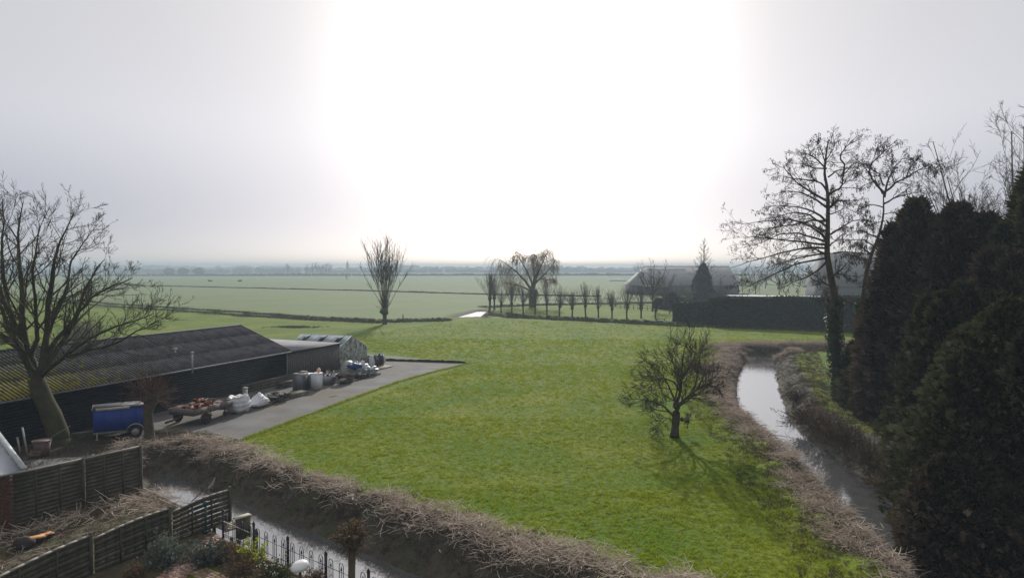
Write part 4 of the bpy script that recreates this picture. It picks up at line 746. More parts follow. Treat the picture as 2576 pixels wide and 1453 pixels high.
lv = [dict(k=15, t0=.22, a=.62, lf=.46, rf=.42, n=7, w=.14, tr=(0, 0, .3), s=4, fall=.5), dict(k=7, t0=.12, a=.6, lf=.52, rf=.55, n=5, w=.16, tr=(0, 0, .25)), dict(k=6, t0=.12, a=.6, lf=.55, rf=.6, n=4, w=.18, tr=(0, 0, .3))]
mains = [mains[0]] + [(p, a_ * .8, b_ * .6) for p, a_, b_ in mains[1:]]; limbs, tw, P = tree_geo(mains[1:], lv, r, rmin=.0095); q_, _ = resample(mains[0][0], 10); limbs.tube(q_, np.linspace(.52, .38, 10) * (1 + .04 * np.sin(np.arange(10) * 2)), 12); limbs.tube([q_[0] - [0, 0, .3], q_[0] + [0, 0, .35]], [.75, .5], 12)
Vt, Ft, At = tw.data()
put_tree('spreading_tree', b, limbs, tw, 'big bare spreading tree with mossy leaning trunk before the black shed', bark_moss, M('mossy_twig', (.048, .042, .032), (.085, .080, .035), attr='v', rough=.9))
print('big tree', len(Vt))
# small pollard with red twigs in front of the shed
r = np.random.default_rng(4); b = G(377, 1117); Yp = b[1]
limbs = MB(); q_, _ = resample([G(378, 1120), AT(376, 1085, Yp), AT(371, 1040, Yp), AT(380, 1003, Yp)], 8); limbs.tube(q_, [.34, .26, .24, .23, .23, .24, .28, .30], 10); top = q_[-1]; limbs.lump(top, (.38, .36, .30), 3, 14, 10, .25); limbs.tube([AT(386, 1003, Yp), AT(379, 975, Yp), AT(378, 950, Yp)], .03, 5)
n = 130; th_ = r.uniform(0, 2 * PI, n); el = r.uniform(-.35, 1.3, n); D = np.stack([np.cos(th_) * np.cos(el), np.sin(th_) * np.cos(el), np.sin(el)], 1); Lr = r.uniform(.6, 1.5, n); P = grow(top + D * .25, D, Lr, 5, .12, (0, 0, .1), r); R = np.full((n, 5), .012) * np.linspace(1, .5, 5)
tw = MB(); V_, Fq = tubes(P, R, 3); tw.add(V_, [Fq], np.repeat(r.uniform(0, 1, n), 15)); S_, D_, L_l, rr_q = spawn(P, R, Lr, 4, .2, 1, .5, .45, .8, r); P2 = grow(S_, D_, L_l, 4, .15, (0, 0, .1), r); V_, Fq = tubes(P2, np.full(P2.shape[:2], .008), 3); tw.add(V_, [Fq], np.repeat(r.uniform(0, 1, len(P2)), 12))
put_tree('pollard_tree', b, limbs, tw, 'small knobbly pollard with a mop of reddish twigs beside the blue trailer', bark, twig_red)
# apple tree on the meadow
r = np.random.default_rng(7); b = G(1697, 1096); Ya = b[1]
mains = [limb([(1704, 1052), (1702, 1030), (1712, 1012), (1735, 995), (1755, 975), (1770, 945), (1785, 930)], Ya, -.8, .17, .03), limb([(1700, 1015), (1712, 985), (1715, 950), (1716, 915), (1722, 880), (1728, 862)], Ya, .5, .13, .02),
  limb([(1697, 1050), (1685, 1035), (1668, 1020), (1645, 1008), (1615, 1005), (1600, 1000)], Ya, -.7, .09, .015), limb([(1700, 1010), (1690, 990), (1680, 965), (1665, 940), (1645, 920), (1620, 905)], Ya, .9, .09, .012), limb([(1735, 995), (1752, 965), (1755, 930), (1760, 900), (1765, 880)], Ya, 1.0, .10, .015),
  limb([(1755, 975), (1775, 968), (1795, 970), (1812, 975)], Ya, -.5, .08, .012), limb([(1712, 985), (1695, 960), (1672, 950), (1645, 955), (1615, 960)], Ya, -1.2, .08, .012), limb([(1715, 950), (1735, 920), (1740, 890), (1735, 870)], Ya, -1.3, .07, .012), limb([(1712, 985), (1700, 940), (1690, 900), (1675, 875)], Ya, 1.4, .07, .012),
  limb([(1702, 1060), (1680, 1050), (1660, 1065), (1645, 1080)], Ya, -.3, .05, .01), limb([(1706, 1058), (1728, 1050), (1738, 1062)], Ya, .2, .05, .01), limb([(1700, 1000), (1705, 965), (1725, 940)], Ya, -1.8, .07, .012), limb([(1735, 995), (1760, 990), (1790, 955), (1805, 945)], Ya, .9, .07, .012), limb([(1685, 1035), (1650, 1030), (1625, 1020)], Ya, .8, .06, .012)]
lv = [dict(k=11, t0=.2, a=.9, lf=.58, rf=.45, n=6, w=.22, tr=(-.15, 0, .15), s=4, fall=.3), dict(k=6, t0=.1, a=.6, lf=.6, rf=.55, n=5, w=.18, tr=(-.15, 0, .3), fall=.3), dict(k=4, t0=.05, a=.5, lf=.95, rf=.6, n=4, w=.12, tr=(-.1, 0, .4), fall=.3)]
mains = [(p_, a_ * .72, b_ * .8) for p_, a_, b_ in mains]; limbs, tw, P = tree_geo(mains, lv, r, nm=9, rmin=.0095); q_, _ = resample([G(1697, 1099), AT(1698, 1075, Ya), AT(1701, 1045, Ya), AT(1701, 1010, Ya)], 8); limbs.tube(q_, [.26, .215, .20, .20, .20, .20, .20, .15], 10); limbs.lump(AT(1715, 1054, Ya), (.1, .1, .12), 2, 8, 6, .2)
put_tree('apple_tree', b, limbs, tw, 'gnarled bare fruit tree standing alone on the meadow')
# two tall alders on the right
conem = M('hanging_catkins', (.030, .024, .018), (.070, .050, .036), attr='v', rough=.9, trans=((.10, .07, .04), .2))
ivym = M('ivy_leaf', (.016, .028, .011), (.045, .070, .028), attr='v', rough=.6, spec=.2, trans=((.05, .09, .02), .15))
def hang(P, n, size, r):
    tips = P.reshape(-1, 3); idx = r.integers(0, len(tips), n); pos = tips[idx] - np.array([0, 0, 1.]) * size * .4 + r.normal(0, .05, (n, 3)); D = np.tile([0, 0, -1.], (n, 1)) + r.normal(0, .35, (n, 3))
    v0 = np.array([[-.16, 0, 0], [.16, 0, 0], [.10, 0, 1.], [-.10, 0, 1.]]); return bake(v0, [np.array([[0, 1, 2, 3]])], pos, frames(D, r, size * r.uniform(.5, 1.2, n)), r.uniform(0, 1, n))
def ivy(path, rad, n, r, size=.11):
    P_, L = resample(path, 30); i = r.integers(0, 29, n); f = r.uniform(0, 1, n)[:, None]; c = P_[i] * (1 - f) + P_[i + 1] * f; a = r.uniform(0, 2 * PI, n); rr = rad * r.uniform(.75, 1.35, n); out = np.stack([np.cos(a), np.sin(a), r.normal(0, .4, n)], 1)
    v0 = np.array([[-.5, 0, 0], [0, -.5, .05], [.5, 0, 0], [0, .6, -.1]]); return bake(v0, [np.array([[0, 1, 2, 3]])], c + out * [1, 1, 0] * rr[:, None], frames(out + r.normal(0, .3, out.shape), r, size * r.uniform(.5, 1.3, n)), r.uniform(0, 1, n))
def Z8(l): return [(1803 + .4255 * a, 283.4 + .4255 * b) for a, b in l]
def alder(name, seed, trunkpx, Yt, r0, traced, label, ivyto, leafy, spread=3.0, nback=8, lr=.30):
    r = np.random.default_rng(seed); tr = [AT(px, py, Yt) for px, py in trunkpx]; q_, L = resample(tr, 24); mains = []
    for i, l in enumerate(traced):
        dy = spread * math.sin(i * 2.4 + .7) ; Ln = sum(math.dist(a, b) for a, b in zip(l[:-1], l[1:])); mains.append(limb(Z8(l), Yt, dy, max(.03, min(.085, r0 * lr * Ln / 420)), .012))
    for i in range(nback):
        f = .38 + .5 * i / nback; p = q_[int(f * 23)]; az = (PI / 2 if i % 2 else -PI / 2) + r.normal(0, .5); ln = 4.2 * (1.15 - f); d_ = np.array([math.cos(az), math.sin(az), .35]); mains.append(([p, p + d_ * ln * .5, p + d_ * ln + [0, 0, .2]], r0 * .25, .012))
    lv = [dict(k=14, t0=.18, a=.7, lf=.40, rf=.5, n=6, w=.17, tr=(0, 0, .1), s=3, fall=.4), dict(k=5, t0=.15, a=.6, lf=.5, rf=.6, n=5, w=.2, tr=(0, 0, -.05)), dict(k=4, t0=.15, a=.6, lf=.5, rf=.65, n=4, w=.22, tr=(0, 0, -.2))]
    limbs, tw, P = tree_geo(mains, lv, r, nm=10, sides=6, rmin=.0105); t_ = np.linspace(0, 1, 24); limbs.tube(q_, r0 * (1.15 - .25 * sm(0, .1, t_)) * (1 - .90 * t_ ** .95) / .95, 10)
    ex = [('catkins', hang(P, leafy, .135, r), conem)]
    if ivyto: kk = int(24 * ivyto); ex.append(('ivy', ivy(q_[:kk], r0 * 1.2, 2600, r, .15), ivym))
    return put_tree(name, q_[0], limbs, tw, label, extra=ex)
T1 = [[(650, 745), (590, 690), (520, 655), (430, 630), (300, 640), (180, 660), (110, 655)], [(640, 760), (560, 735), (470, 712), (380, 715), (280, 760), (160, 800)], [(640, 800), (540, 800), (430, 815), (300, 850), (150, 890), (80, 920)], [(640, 860), (560, 870), (450, 900), (330, 960), (220, 1010), (120, 1060)],
  [(645, 640), (600, 600), (500, 560), (380, 545), (270, 560)], [(650, 560), (600, 520), (520, 480), (430, 460), (350, 480)], [(655, 470), (630, 420), (560, 400), (450, 390), (370, 370)], [(640, 400), (640, 330), (600, 280), (540, 240), (480, 250)], [(640, 300), (670, 240), (700, 190), (690, 140)], [(640, 290), (620, 230), (600, 170), (570, 180)],
  [(670, 720), (720, 690), (800, 640), (860, 630), (920, 640)], [(665, 790), (740, 720), (790, 690)], [(665, 480), (700, 460), (740, 440), (745, 370), (800, 310), (860, 280)], [(745, 370), (760, 310), (720, 260), (780, 190), (840, 155)], [(670, 560), (720, 520), (800, 520), (850, 510)], [(690, 830), (760, 820), (840, 830), (900, 840)], [(660, 600), (700, 590), (760, 560), (820, 590)], [(700, 950), (760, 960), (840, 970)],
  [(655, 680), (600, 640), (540, 600), (450, 590), (380, 610), (300, 600)], [(640, 830), (520, 850), (400, 880), (280, 920)], [(650, 520), (560, 470), (480, 420), (400, 330), (390, 300)], [(650, 880), (600, 930), (540, 970), (450, 1000), (380, 1040)], [(650, 330), (580, 330), (500, 300), (440, 300)], [(660, 640), (560, 640), (470, 660), (380, 670), (250, 690)], [(660, 380), (720, 340), (780, 330), (850, 330)], [(640, 780), (480, 760), (330, 740), (200, 740), (150, 720)]]
alder('alder_tree', 41, [(2112, 1010), (2108, 940), (2101, 880), (2098, 815), (2100, 743), (2088, 688), (2080, 637), (2082, 581), (2083, 520), (2082, 478), (2074, 440), (2076, 400), (2084, 352)], G(2112, 1003)[1], .40, T1, 'tallest bare alder, left of the pair, ivy round its trunk', .42, 4600)
T2 = [[(985, 470), (940, 420), (900, 370), (905, 310), (960, 260), (1020, 200), (1070, 150)], [(990, 470), (1050, 420), (1120, 380), (1190, 340), (1260, 300), (1330, 280)], [(1120, 380), (1150, 310), (1200, 270)], [(985, 560), (920, 540), (860, 560), (820, 540)], [(990, 640), (940, 650), (870, 640)], [(960, 720), (1040, 680), (1120, 620), (1180, 560)], [(985, 540), (1060, 500), (1140, 480), (1220, 460)],
  [(930, 790), (870, 750), (800, 750), (770, 790)], [(985, 430), (960, 360), (880, 320), (830, 360)], [(940, 800), (1000, 740), (1070, 720)], [(980, 480), (960, 440), (940, 400), (890, 420), (850, 440)], [(960, 260), (940, 220), (980, 190)], [(1190, 340), (1250, 330), (1300, 350)], [(990, 500), (1010, 400), (1050, 320), (1100, 270), (1150, 270)], [(900, 870), (820, 850), (760, 830), (720, 850)], [(985, 600), (1050, 590), (1100, 600)], [(1050, 420), (1030, 340), (1040, 260)]]
alder('alder_tree', 43, [(2195, 1000), (2180, 900), (2168, 800), (2172, 745), (2178, 690), (2190, 645), (2212, 590), (2223, 540), (2222, 483)], G(2112, 1003)[1] + 1, .33, T2, 'second bare alder with kinked trunk, behind the cypresses', .5, 4600, 2.2, 6, .36)
# bare trees behind the cypresses at the right edge
def auto_tree(name, base, H, W, label, seed, mtw=twig, mlimb=bark, nl=7, lv=None, r0=None, rmin=.012, fork=.25, group=None, stems=1, upr=.8, sides=6):
    r = np.random.default_rng(seed); base = np.asarray(base, float); r0 = r0 or H * .022; mains = []; fz = H * fork
    for s_ in range(stems):
        off = np.array([r.normal(0, .2), r.normal(0, .2), 0]) * (stems > 1)
        mains.append(([base + off - [0, 0, .1], base + off + [0, 0, fz * .5], base + off * 1.5 + [r.normal(0, .02) * H, 0, fz], base + off * 2 + [r.normal(0, .04) * H, r.normal(0, .04) * H, H * .92]], r0 / math.sqrt(stems), r0 * .12))
    for i in range(nl):
        az = 2 * PI * i / nl + r.normal(0, .3); z0 = fz * r.uniform(.85, 1.5); rd = W / 2 * r.uniform(.6, 1.0); zt = H * r.uniform(.55, .97) if rd < W * .42 else H * r.uniform(.4, .75); e = np.array([math.cos(az), math.sin(az), 0])
        mains.append(([base + [0, 0, z0], base + e * rd * .35 + [0, 0, z0 + (zt - z0) * (.28 if upr > .5 else .5)], base + e * rd * .75 + [0, 0, z0 + (zt - z0) * .62], base + e * rd + [0, 0, zt]], r0 * .55, r0 * .08))
    lv = lv or [dict(k=9, t0=.25, a=.65, lf=.38, rf=.5, n=5, w=.16, tr=(0, 0, .3)), dict(k=6, t0=.15, a=.6, lf=.5, rf=.6, n=4, w=.18, tr=(0, 0, .3)), dict(k=3, t0=.2, a=.6, lf=.55, rf=.7, n=3, w=.18, tr=(0, 0, .3))]
    limbs, tw, P = tree_geo(mains, lv, r, nm=8, sides=sides, rmin=rmin); return put_tree(name, base, limbs, tw, label, mlimb, mtw, group)
lvb = [dict(k=13, t0=.2, a=.6, lf=.42, rf=.45, n=6, w=.15, tr=(0, 0, .3)), dict(k=7, t0=.12, a=.6, lf=.5, rf=.6, n=4, w=.18, tr=(0, 0, .25)), dict(k=4, t0=.15, a=.6, lf=.55, rf=.7, n=4, w=.2, tr=(0, 0, .2))]
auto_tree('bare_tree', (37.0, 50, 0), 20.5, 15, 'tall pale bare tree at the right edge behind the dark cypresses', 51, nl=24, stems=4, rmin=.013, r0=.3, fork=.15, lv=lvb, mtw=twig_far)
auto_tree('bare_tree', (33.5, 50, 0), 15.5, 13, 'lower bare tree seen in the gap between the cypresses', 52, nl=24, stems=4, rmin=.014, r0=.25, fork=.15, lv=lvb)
# cypresses: dense dark crowns made of small sprays
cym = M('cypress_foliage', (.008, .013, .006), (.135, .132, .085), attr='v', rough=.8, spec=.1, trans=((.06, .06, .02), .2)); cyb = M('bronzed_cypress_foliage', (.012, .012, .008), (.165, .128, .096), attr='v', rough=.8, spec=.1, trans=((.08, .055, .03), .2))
spv = []; spf = []
for i, (a, l) in enumerate(((-.9, .55), (-.5, .8), (-.1, 1.0), (.3, .9), (.75, .65), (1.2, .4))):
    d = np.array([math.sin(a), .12 * (i % 2 - .5), math.cos(a)]); s_ = np.array([math.cos(a), .3, -math.sin(a)]) * .13; k = len(spv); spv += [d * .12, d * l * .6 + s_, d * l, d * l * .6 - s_]; spf.append([k, k + 1, k + 2, k + 3])
spv = np.array(spv, float); spf = np.array(spf)
def conifer(name, base, H, Rr, n, label, mat, seed, z0=.0, p=2.0, size=.42, droop=.1, lumps=.20, leaders=1):
    r = np.random.default_rng(seed); base = np.asarray(base, float)
    ld = [(0, 0, H, Rr * (1 if leaders == 1 else .80))] + [(Rr * .52 * math.cos(w_), Rr * .52 * math.sin(w_), H * r.uniform(.66, .97), Rr * r.uniform(.42, .62)) for w_ in [2 * PI * k / max(1, leaders - 1) + r.normal(0, .4) for k in range(leaders - 1)]]
    wt = np.array([l[2] * l[3] for l in ld]); k = r.choice(len(ld), n, p=wt / wt.sum()); LD = np.array(ld)[k]
    h = r.uniform(0, 1, n) ** .9; a = r.uniform(0, 2 * PI, n); prof = lambda q, R_: R_ * np.maximum(0, 1 - q ** p) ** .8
    lum = 1 + lumps * np.sin(a * 3 + h * 9 + seed + k) * np.cos(h * 17 + a * 2 + seed * 1.3) + lumps * .8 * np.sin(a * 6 + h * 31 + seed * .7 + 2 * k)
    R0 = prof(h, LD[:, 3]); rad = R0 * lum * (1.12 - .5 * r.uniform(0, 1, n) ** 1.6) + .05
    pos = np.stack([LD[:, 0] + rad * np.cos(a), LD[:, 1] + rad * np.sin(a), z0 + h * (LD[:, 2] - z0)], 1); out = np.stack([np.cos(a), np.sin(a), .30 - droop + .9 * h ** 3], 1) + r.normal(0, .42, (n, 3))
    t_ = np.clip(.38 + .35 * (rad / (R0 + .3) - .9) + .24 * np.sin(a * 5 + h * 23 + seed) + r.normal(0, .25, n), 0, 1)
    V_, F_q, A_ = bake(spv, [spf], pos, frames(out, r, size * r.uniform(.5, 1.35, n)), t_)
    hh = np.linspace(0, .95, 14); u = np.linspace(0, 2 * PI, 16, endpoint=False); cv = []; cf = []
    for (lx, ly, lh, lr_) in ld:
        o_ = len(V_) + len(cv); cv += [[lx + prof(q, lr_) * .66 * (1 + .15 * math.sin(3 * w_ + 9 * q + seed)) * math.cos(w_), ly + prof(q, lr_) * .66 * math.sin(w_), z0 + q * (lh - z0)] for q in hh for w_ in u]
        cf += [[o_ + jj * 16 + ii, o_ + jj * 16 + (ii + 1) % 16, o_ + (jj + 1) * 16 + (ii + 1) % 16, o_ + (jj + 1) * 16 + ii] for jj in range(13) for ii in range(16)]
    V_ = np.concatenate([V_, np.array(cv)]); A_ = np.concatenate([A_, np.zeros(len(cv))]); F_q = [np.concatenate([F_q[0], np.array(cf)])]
    t = empty(name, base, 0, label=label, cat='tree' if H > 4 else 'shrub'); link('crown', mesh_from('crown', V_, F_q, {'v': A_}), mat, t)
    tm = MB(); tm.tube([(0, 0, -.2), (.05, 0, H * .5), (0, 0, H * .93)], [Rr * .11, Rr * .07, .03], 8); tm.build('trunk', bark, t, True); return t
def con_px(cx, top, wpx, Yd, name, n, lb, mat, seed, **k):
    P_ = AT(cx, top, Yd); return conifer(name, (P_[0], Yd, k.pop('zb', -.3)), P_[2] + .3, wpx / 2 * Yd / F_, n, lb, mat, seed, leaders=7, lumps=.24, **k)
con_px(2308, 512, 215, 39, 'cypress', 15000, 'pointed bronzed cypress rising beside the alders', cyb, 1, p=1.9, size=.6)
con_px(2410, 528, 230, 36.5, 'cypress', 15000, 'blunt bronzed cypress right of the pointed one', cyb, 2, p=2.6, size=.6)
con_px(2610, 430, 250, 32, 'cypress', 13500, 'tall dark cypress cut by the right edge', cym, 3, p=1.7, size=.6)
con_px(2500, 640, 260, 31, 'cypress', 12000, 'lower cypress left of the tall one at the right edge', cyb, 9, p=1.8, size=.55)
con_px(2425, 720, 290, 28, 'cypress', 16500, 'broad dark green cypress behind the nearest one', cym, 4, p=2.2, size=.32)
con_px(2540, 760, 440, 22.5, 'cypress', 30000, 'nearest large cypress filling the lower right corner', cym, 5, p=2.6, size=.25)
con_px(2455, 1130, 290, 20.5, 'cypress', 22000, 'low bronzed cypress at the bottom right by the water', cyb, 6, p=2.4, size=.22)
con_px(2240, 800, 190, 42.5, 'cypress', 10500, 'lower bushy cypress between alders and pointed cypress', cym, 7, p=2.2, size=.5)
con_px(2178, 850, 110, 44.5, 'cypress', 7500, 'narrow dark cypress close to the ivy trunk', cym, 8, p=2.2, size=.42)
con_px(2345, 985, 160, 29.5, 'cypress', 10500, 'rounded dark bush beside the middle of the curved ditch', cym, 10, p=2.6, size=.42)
# bramble and shrubs beside the ditch
def shrub(name, base, W, H, n, label, mat, seed, leaf=0, lm=None, cat='shrub', rr=.01, ln=.55, up=.5, lf=.09, parts=('stems', 'foliage')):
    r = np.random.default_rng(seed); base = np.asarray(base, float); t = empty(name, base, 0, label=label, cat=cat); a = r.uniform(0, 2 * PI, n); e = r.uniform(.1, 1.45, n); st = np.stack([r.normal(0, W * .12, n), r.normal(0, W * .12, n), np.zeros(n)], 1)
    D = np.stack([np.cos(a) * np.cos(e), np.sin(a) * np.cos(e), np.sin(e) + up * .3], 1); Lr = np.hypot(np.cos(e) * W * .55, np.sin(e) * H) * r.uniform(.6, 1.1, n); P = grow(st, D, Lr, 6, .16, (0, 0, -.25), r); R = rr * np.linspace(1, .5, 6)[None] * np.ones((n, 1)); m = MB(); V_, Fq = tubes(P, R, 3); m.add(V_, [Fq], np.repeat(r.uniform(0, 1, n), 18))
    S_, D_, LL, q = spawn(P, R, Lr, 5, .2, 1, .6, .4, .8, r); P2 = grow(S_, D_, LL, 4, .2, (0, 0, -.1), r); V_, Fq = tubes(P2, np.full(P2.shape[:2], rr * .6), 3); m.add(V_, [Fq], np.repeat(r.uniform(0, 1, len(P2)), 12)); m.build(parts[0], mat, t)
    if leaf:
        tp = np.concatenate([P2.reshape(-1, 3), P[:, 2:].reshape(-1, 3)]); idx = r.integers(0, len(tp), leaf); v0 = np.array([[-.3, 0, .3], [0, -.1, 0], [.3, 0, .3], [0, .1, 1.]]); V_, F_q, A_ = bake(v0, [np.array([[0, 1, 2, 3]])], tp[idx] + r.normal(0, .02, (leaf, 3)), frames(r.normal(0, 1, (leaf, 3)) + [0, 0, .6], r, lf * r.uniform(.6, 1.3, leaf)), r.uniform(0, 1, leaf)); link(parts[1], mesh_from('foliage', V_, F_q, {'v': A_}), lm, t)
    return t
brm = M('bramble', (.075, .045, .034), (.14, .09, .065), attr='v', rough=.85); bll = M('bramble_leaf', (.030, .034, .014), (.085, .060, .030), attr='v', rough=.7, trans=((.1, .07, .02), .25))
for i, (px_, py_, w_, h_, lb) in enumerate(((2030, 1065, 3.2, 1.3, 'reddish bramble thicket where the ditch bends'), (2080, 1095, 2.8, 1.5, 'bramble thicket hanging over the middle of the ditch'), (2130, 1120, 2.6, 1.6, 'dark bramble below the ivy clad alder'), (2250, 1235, 2.4, 1.2, 'small bramble at the water under the cypress'), (2010, 1010, 2.4, 1.0, 'low bramble on the bank beside the small lawn'), (2200, 1170, 2.6, 1.5, 'twiggy bramble against the low cypress'))):
    shrub('bramble_bush', G(px_, py_, -.5), w_, h_, 130, lb, brm, 60 + i, 900, bll, 'bramble', .012)
# ------------------------------------------------------------------ pollard willows, weeping willow
def pollard_mesh(seed, HT=1.55, HR_=3.2, n=60, spread=.55, rr=.022, tr_r=.16, side=3, rods_up=.5):
    r = np.random.default_rng(seed); limbs = MB(); limbs.tube([(0, 0, -.1), (.02, 0, .3), (r.normal(0, .05), 0, HT * .6), (0, 0, HT)], [tr_r * 1.35, tr_r, tr_r * .95, tr_r * 1.25], 8, caps=False); limbs.lump((0, 0, HT + .08), (tr_r * 2.0, tr_r * 2.0, tr_r * 1.9), seed, 12, 8, .25)
    a = r.uniform(0, 2 * PI, n); e = PI / 2 - np.minimum(np.abs(r.normal(0, spread, n)), spread * 1.7); D = np.stack([np.cos(a) * np.cos(e), np.sin(a) * np.cos(e), np.sin(e)], 1); S_ = np.array([0, 0, HT + .12]) + D * tr_r * 1.4; Lr = HR_ * r.uniform(.65, 1.05, n); P = grow(S_, D, Lr, 7, .045, (0, 0, rods_up), r); R = rr * np.linspace(1, .35, 7)[None] * r.uniform(.6, 1.1, (n, 1)); tw = MB(); V_, Fq = tubes(P, R, 3); tw.add(V_, [Fq], np.repeat(r.uniform(0, 1, n), 21))
    S_, D_, LL, q = spawn(P, R, Lr, side, .35, .95, .35, .22, .6, r, fall=.2); P2 = grow(S_, D_, LL, 3, .08, (0, 0, .4), r); V_, Fq = tubes(P2, np.full(P2.shape[:2], rr * .4), 3); tw.add(V_, [Fq], np.repeat(r.uniform(0, 1, len(P2)), 9)); return limbs, tw
# the single big pollard beside the far ditch
b = G(968, 815); Hs = b[1]
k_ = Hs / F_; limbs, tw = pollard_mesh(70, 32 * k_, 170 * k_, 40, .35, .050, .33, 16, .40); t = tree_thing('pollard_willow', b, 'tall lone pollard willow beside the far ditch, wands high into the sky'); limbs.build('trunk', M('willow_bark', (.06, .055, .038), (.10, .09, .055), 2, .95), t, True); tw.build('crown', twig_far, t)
limbs, tw = pollard_mesh(71, 32 * k_, 34 * k_, 60, .8, .03, .01, 3, .3); tw.build('low_shoots', twig_far, t)
ps = [(125, 545), (160, 530), (207, 552), (280, 558), (358, 560), (438, 560), (520, 565), (606, 575), (694, 580), (786, 582), (873, 585), (967, 590), (1068, 595), (1167, 590), (1265, 600)]
var = []
for i in range(5): limbs, tw = pollard_mesh(80 + i, 1.75, 3.6, 80, .50, .020, .15, 4, .42); var.append((limbs.mesh('trunk', True), tw.mesh('crown')))
ordn = ['leftmost', 'second', 'third', 'fourth', 'fifth', 'sixth', 'seventh', 'eighth', 'ninth', 'tenth', 'eleventh', 'twelfth', 'thirteenth', 'fourteenth', 'last']
for i, (zx, zy) in enumerate(ps):
    p = G(1185 + .3667 * zx, 583.9 + .3667 * zy); big = 1.35 if i < 2 else 1.0
    lb = ('bushy pollard willow, leftmost of the row, by the bright water' if i == 0 else 'second bushy pollard willow, tucked behind the leftmost one' if i == 1 else 'last pollard willow of the row, nearest the dark hedge' if i == 14 else f'slim pollard willow, {ordn[i]} from the left in the row')
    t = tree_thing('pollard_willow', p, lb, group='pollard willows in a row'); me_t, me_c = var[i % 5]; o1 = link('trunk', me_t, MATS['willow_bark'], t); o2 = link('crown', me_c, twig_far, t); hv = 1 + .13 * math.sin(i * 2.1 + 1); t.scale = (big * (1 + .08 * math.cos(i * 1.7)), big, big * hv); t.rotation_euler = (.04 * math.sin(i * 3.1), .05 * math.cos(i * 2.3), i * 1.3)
# weeping willow
r = np.random.default_rng(90); b = G(1338, 772); Yw = b[1]
mains = [limb([(1338, 775), (1337, 745), (1342, 715)], Yw, 0, .75, .55), limb([(1340, 720), (1352, 690), (1365, 660), (1372, 640), (1378, 632)], Yw, -1, .38, .06), limb([(1340, 720), (1345, 690), (1340, 660), (1330, 640)], Yw, 2, .3, .05), limb([(1338, 730), (1320, 705), (1300, 685), (1275, 665), (1262, 655)], Yw, -1, .34, .06), limb([(1338, 735), (1315, 720), (1290, 715), (1268, 712)], Yw, 1.5, .25, .05), limb([(1345, 712), (1370, 690), (1388, 670), (1395, 655)], Yw, 1.0, .26, .05), limb([(1340, 715), (1325, 680), (1310, 655), (1300, 640)], Yw, -2.5, .26, .05), limb([(1345, 715), (1360, 700), (1380, 705), (1390, 700)], Yw, -2, .2, .04), limb([(1342, 715), (1355, 670), (1350, 645)], Yw, 3, .25, .05)]
lv = [dict(k=12, t0=.3, a=.8, lf=.36, rf=.4, n=5, w=.15, tr=(0, 0, .1), s=3), dict(k=9, t0=.15, a=.9, lf=1.5, rf=.4, n=8, w=.04, tr=(0, 0, -3.2), fall=.1), dict(k=3, t0=.1, t1=.7, a=.3, lf=.9, rf=.8, n=6, w=.04, tr=(0, 0, -1.5), fall=.3)]
limbs, tw, P = tree_geo(mains, lv, r, nm=8, rmin=.022); put_tree('weeping_willow', b, limbs, tw, 'weeping willow with tan hanging twigs behind the pollard row', M('willow_bark', (0, 0, 0)), M('willow_twig', (.20, .155, .09), (.32, .25, .15), attr='v', rough=.9))
# ------------------------------------------------------------------ farmstead behind the orchard
lvf = [dict(k=9, t0=.25, a=.65, lf=.4, rf=.5, n=4, w=.18, tr=(0, 0, .3)), dict(k=6, t0=.15, a=.6, lf=.5, rf=.7, n=3, w=.18, tr=(0, 0, .3))]
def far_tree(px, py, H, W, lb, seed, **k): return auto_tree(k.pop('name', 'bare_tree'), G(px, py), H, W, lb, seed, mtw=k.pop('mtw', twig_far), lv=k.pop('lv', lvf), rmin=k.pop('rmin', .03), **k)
far_tree(1641, 783, 10.4, 8.6, 'bare spreading tree before the left end of the big barn', 101, nl=9, rmin=.024)
far_tree(1668, 768, 7.5, 6.5, 'dense twiggy tree just right of the bare spreading tree', 102, nl=12)
far_tree(1815, 765, 7.0, 7, 'low bare tree between dark conifer and alder', 103, nl=8)
far_tree(1722, 768, 5.0, 6.5, 'greyish twiggy bush before the barn', 104, nl=12, fork=.1, mtw=M('grey_green_twig', (.085, .085, .05), (.13, .13, .08), attr='v'))
far_tree(1700, 762, 4.5, 5, 'brown twiggy bush near the hedge corner', 105, nl=11, fork=.1)
# bare larch with a straight stem
r = np.random.default_rng(110); b = G(1770, 757); H = AT(1770, 596, b[1])[2]; mains = []
for i in range(46):
    f = .22 + .75 * i / 46; a = i * 2.4; rd = (1 - f) * H * .26 + .3; mains.append(([b + [0, 0, H * f], b + [math.cos(a) * rd * .5, math.sin(a) * rd * .5, H * f + rd * .28], b + [math.cos(a) * rd, math.sin(a) * rd, H * f + rd * .85]], .06, .02))
limbs, tw, P = tree_geo(mains, [dict(k=8, t0=.15, a=.6, lf=.38, rf=.5, n=3, w=.15, tr=(0, 0, .3)), dict(k=3, t0=.2, a=.6, lf=.5, rf=.8, n=3, w=.15, tr=(0, 0, .2))], r, nm=4, sides=4, rmin=.026); limbs.tube([b, b + [0, 0, H * .5], b + [0, 0, H]], [.32, .2, .03], 8); put_tree('larch_tree', b, limbs, tw, 'bare pyramid shaped larch rising above the barn', bark, twig_far)
conifer('spruce_tree', G(1768, 764), AT(1768, 668, G(1768, 764)[1])[2], 2.3, 2200, 'dark dense conifer in front of the bare larch', M('dark_conifer', (.030, .040, .030), (.075, .085, .055), attr='v', rough=.85), 12, z0=.6, p=1.4, size=.8)
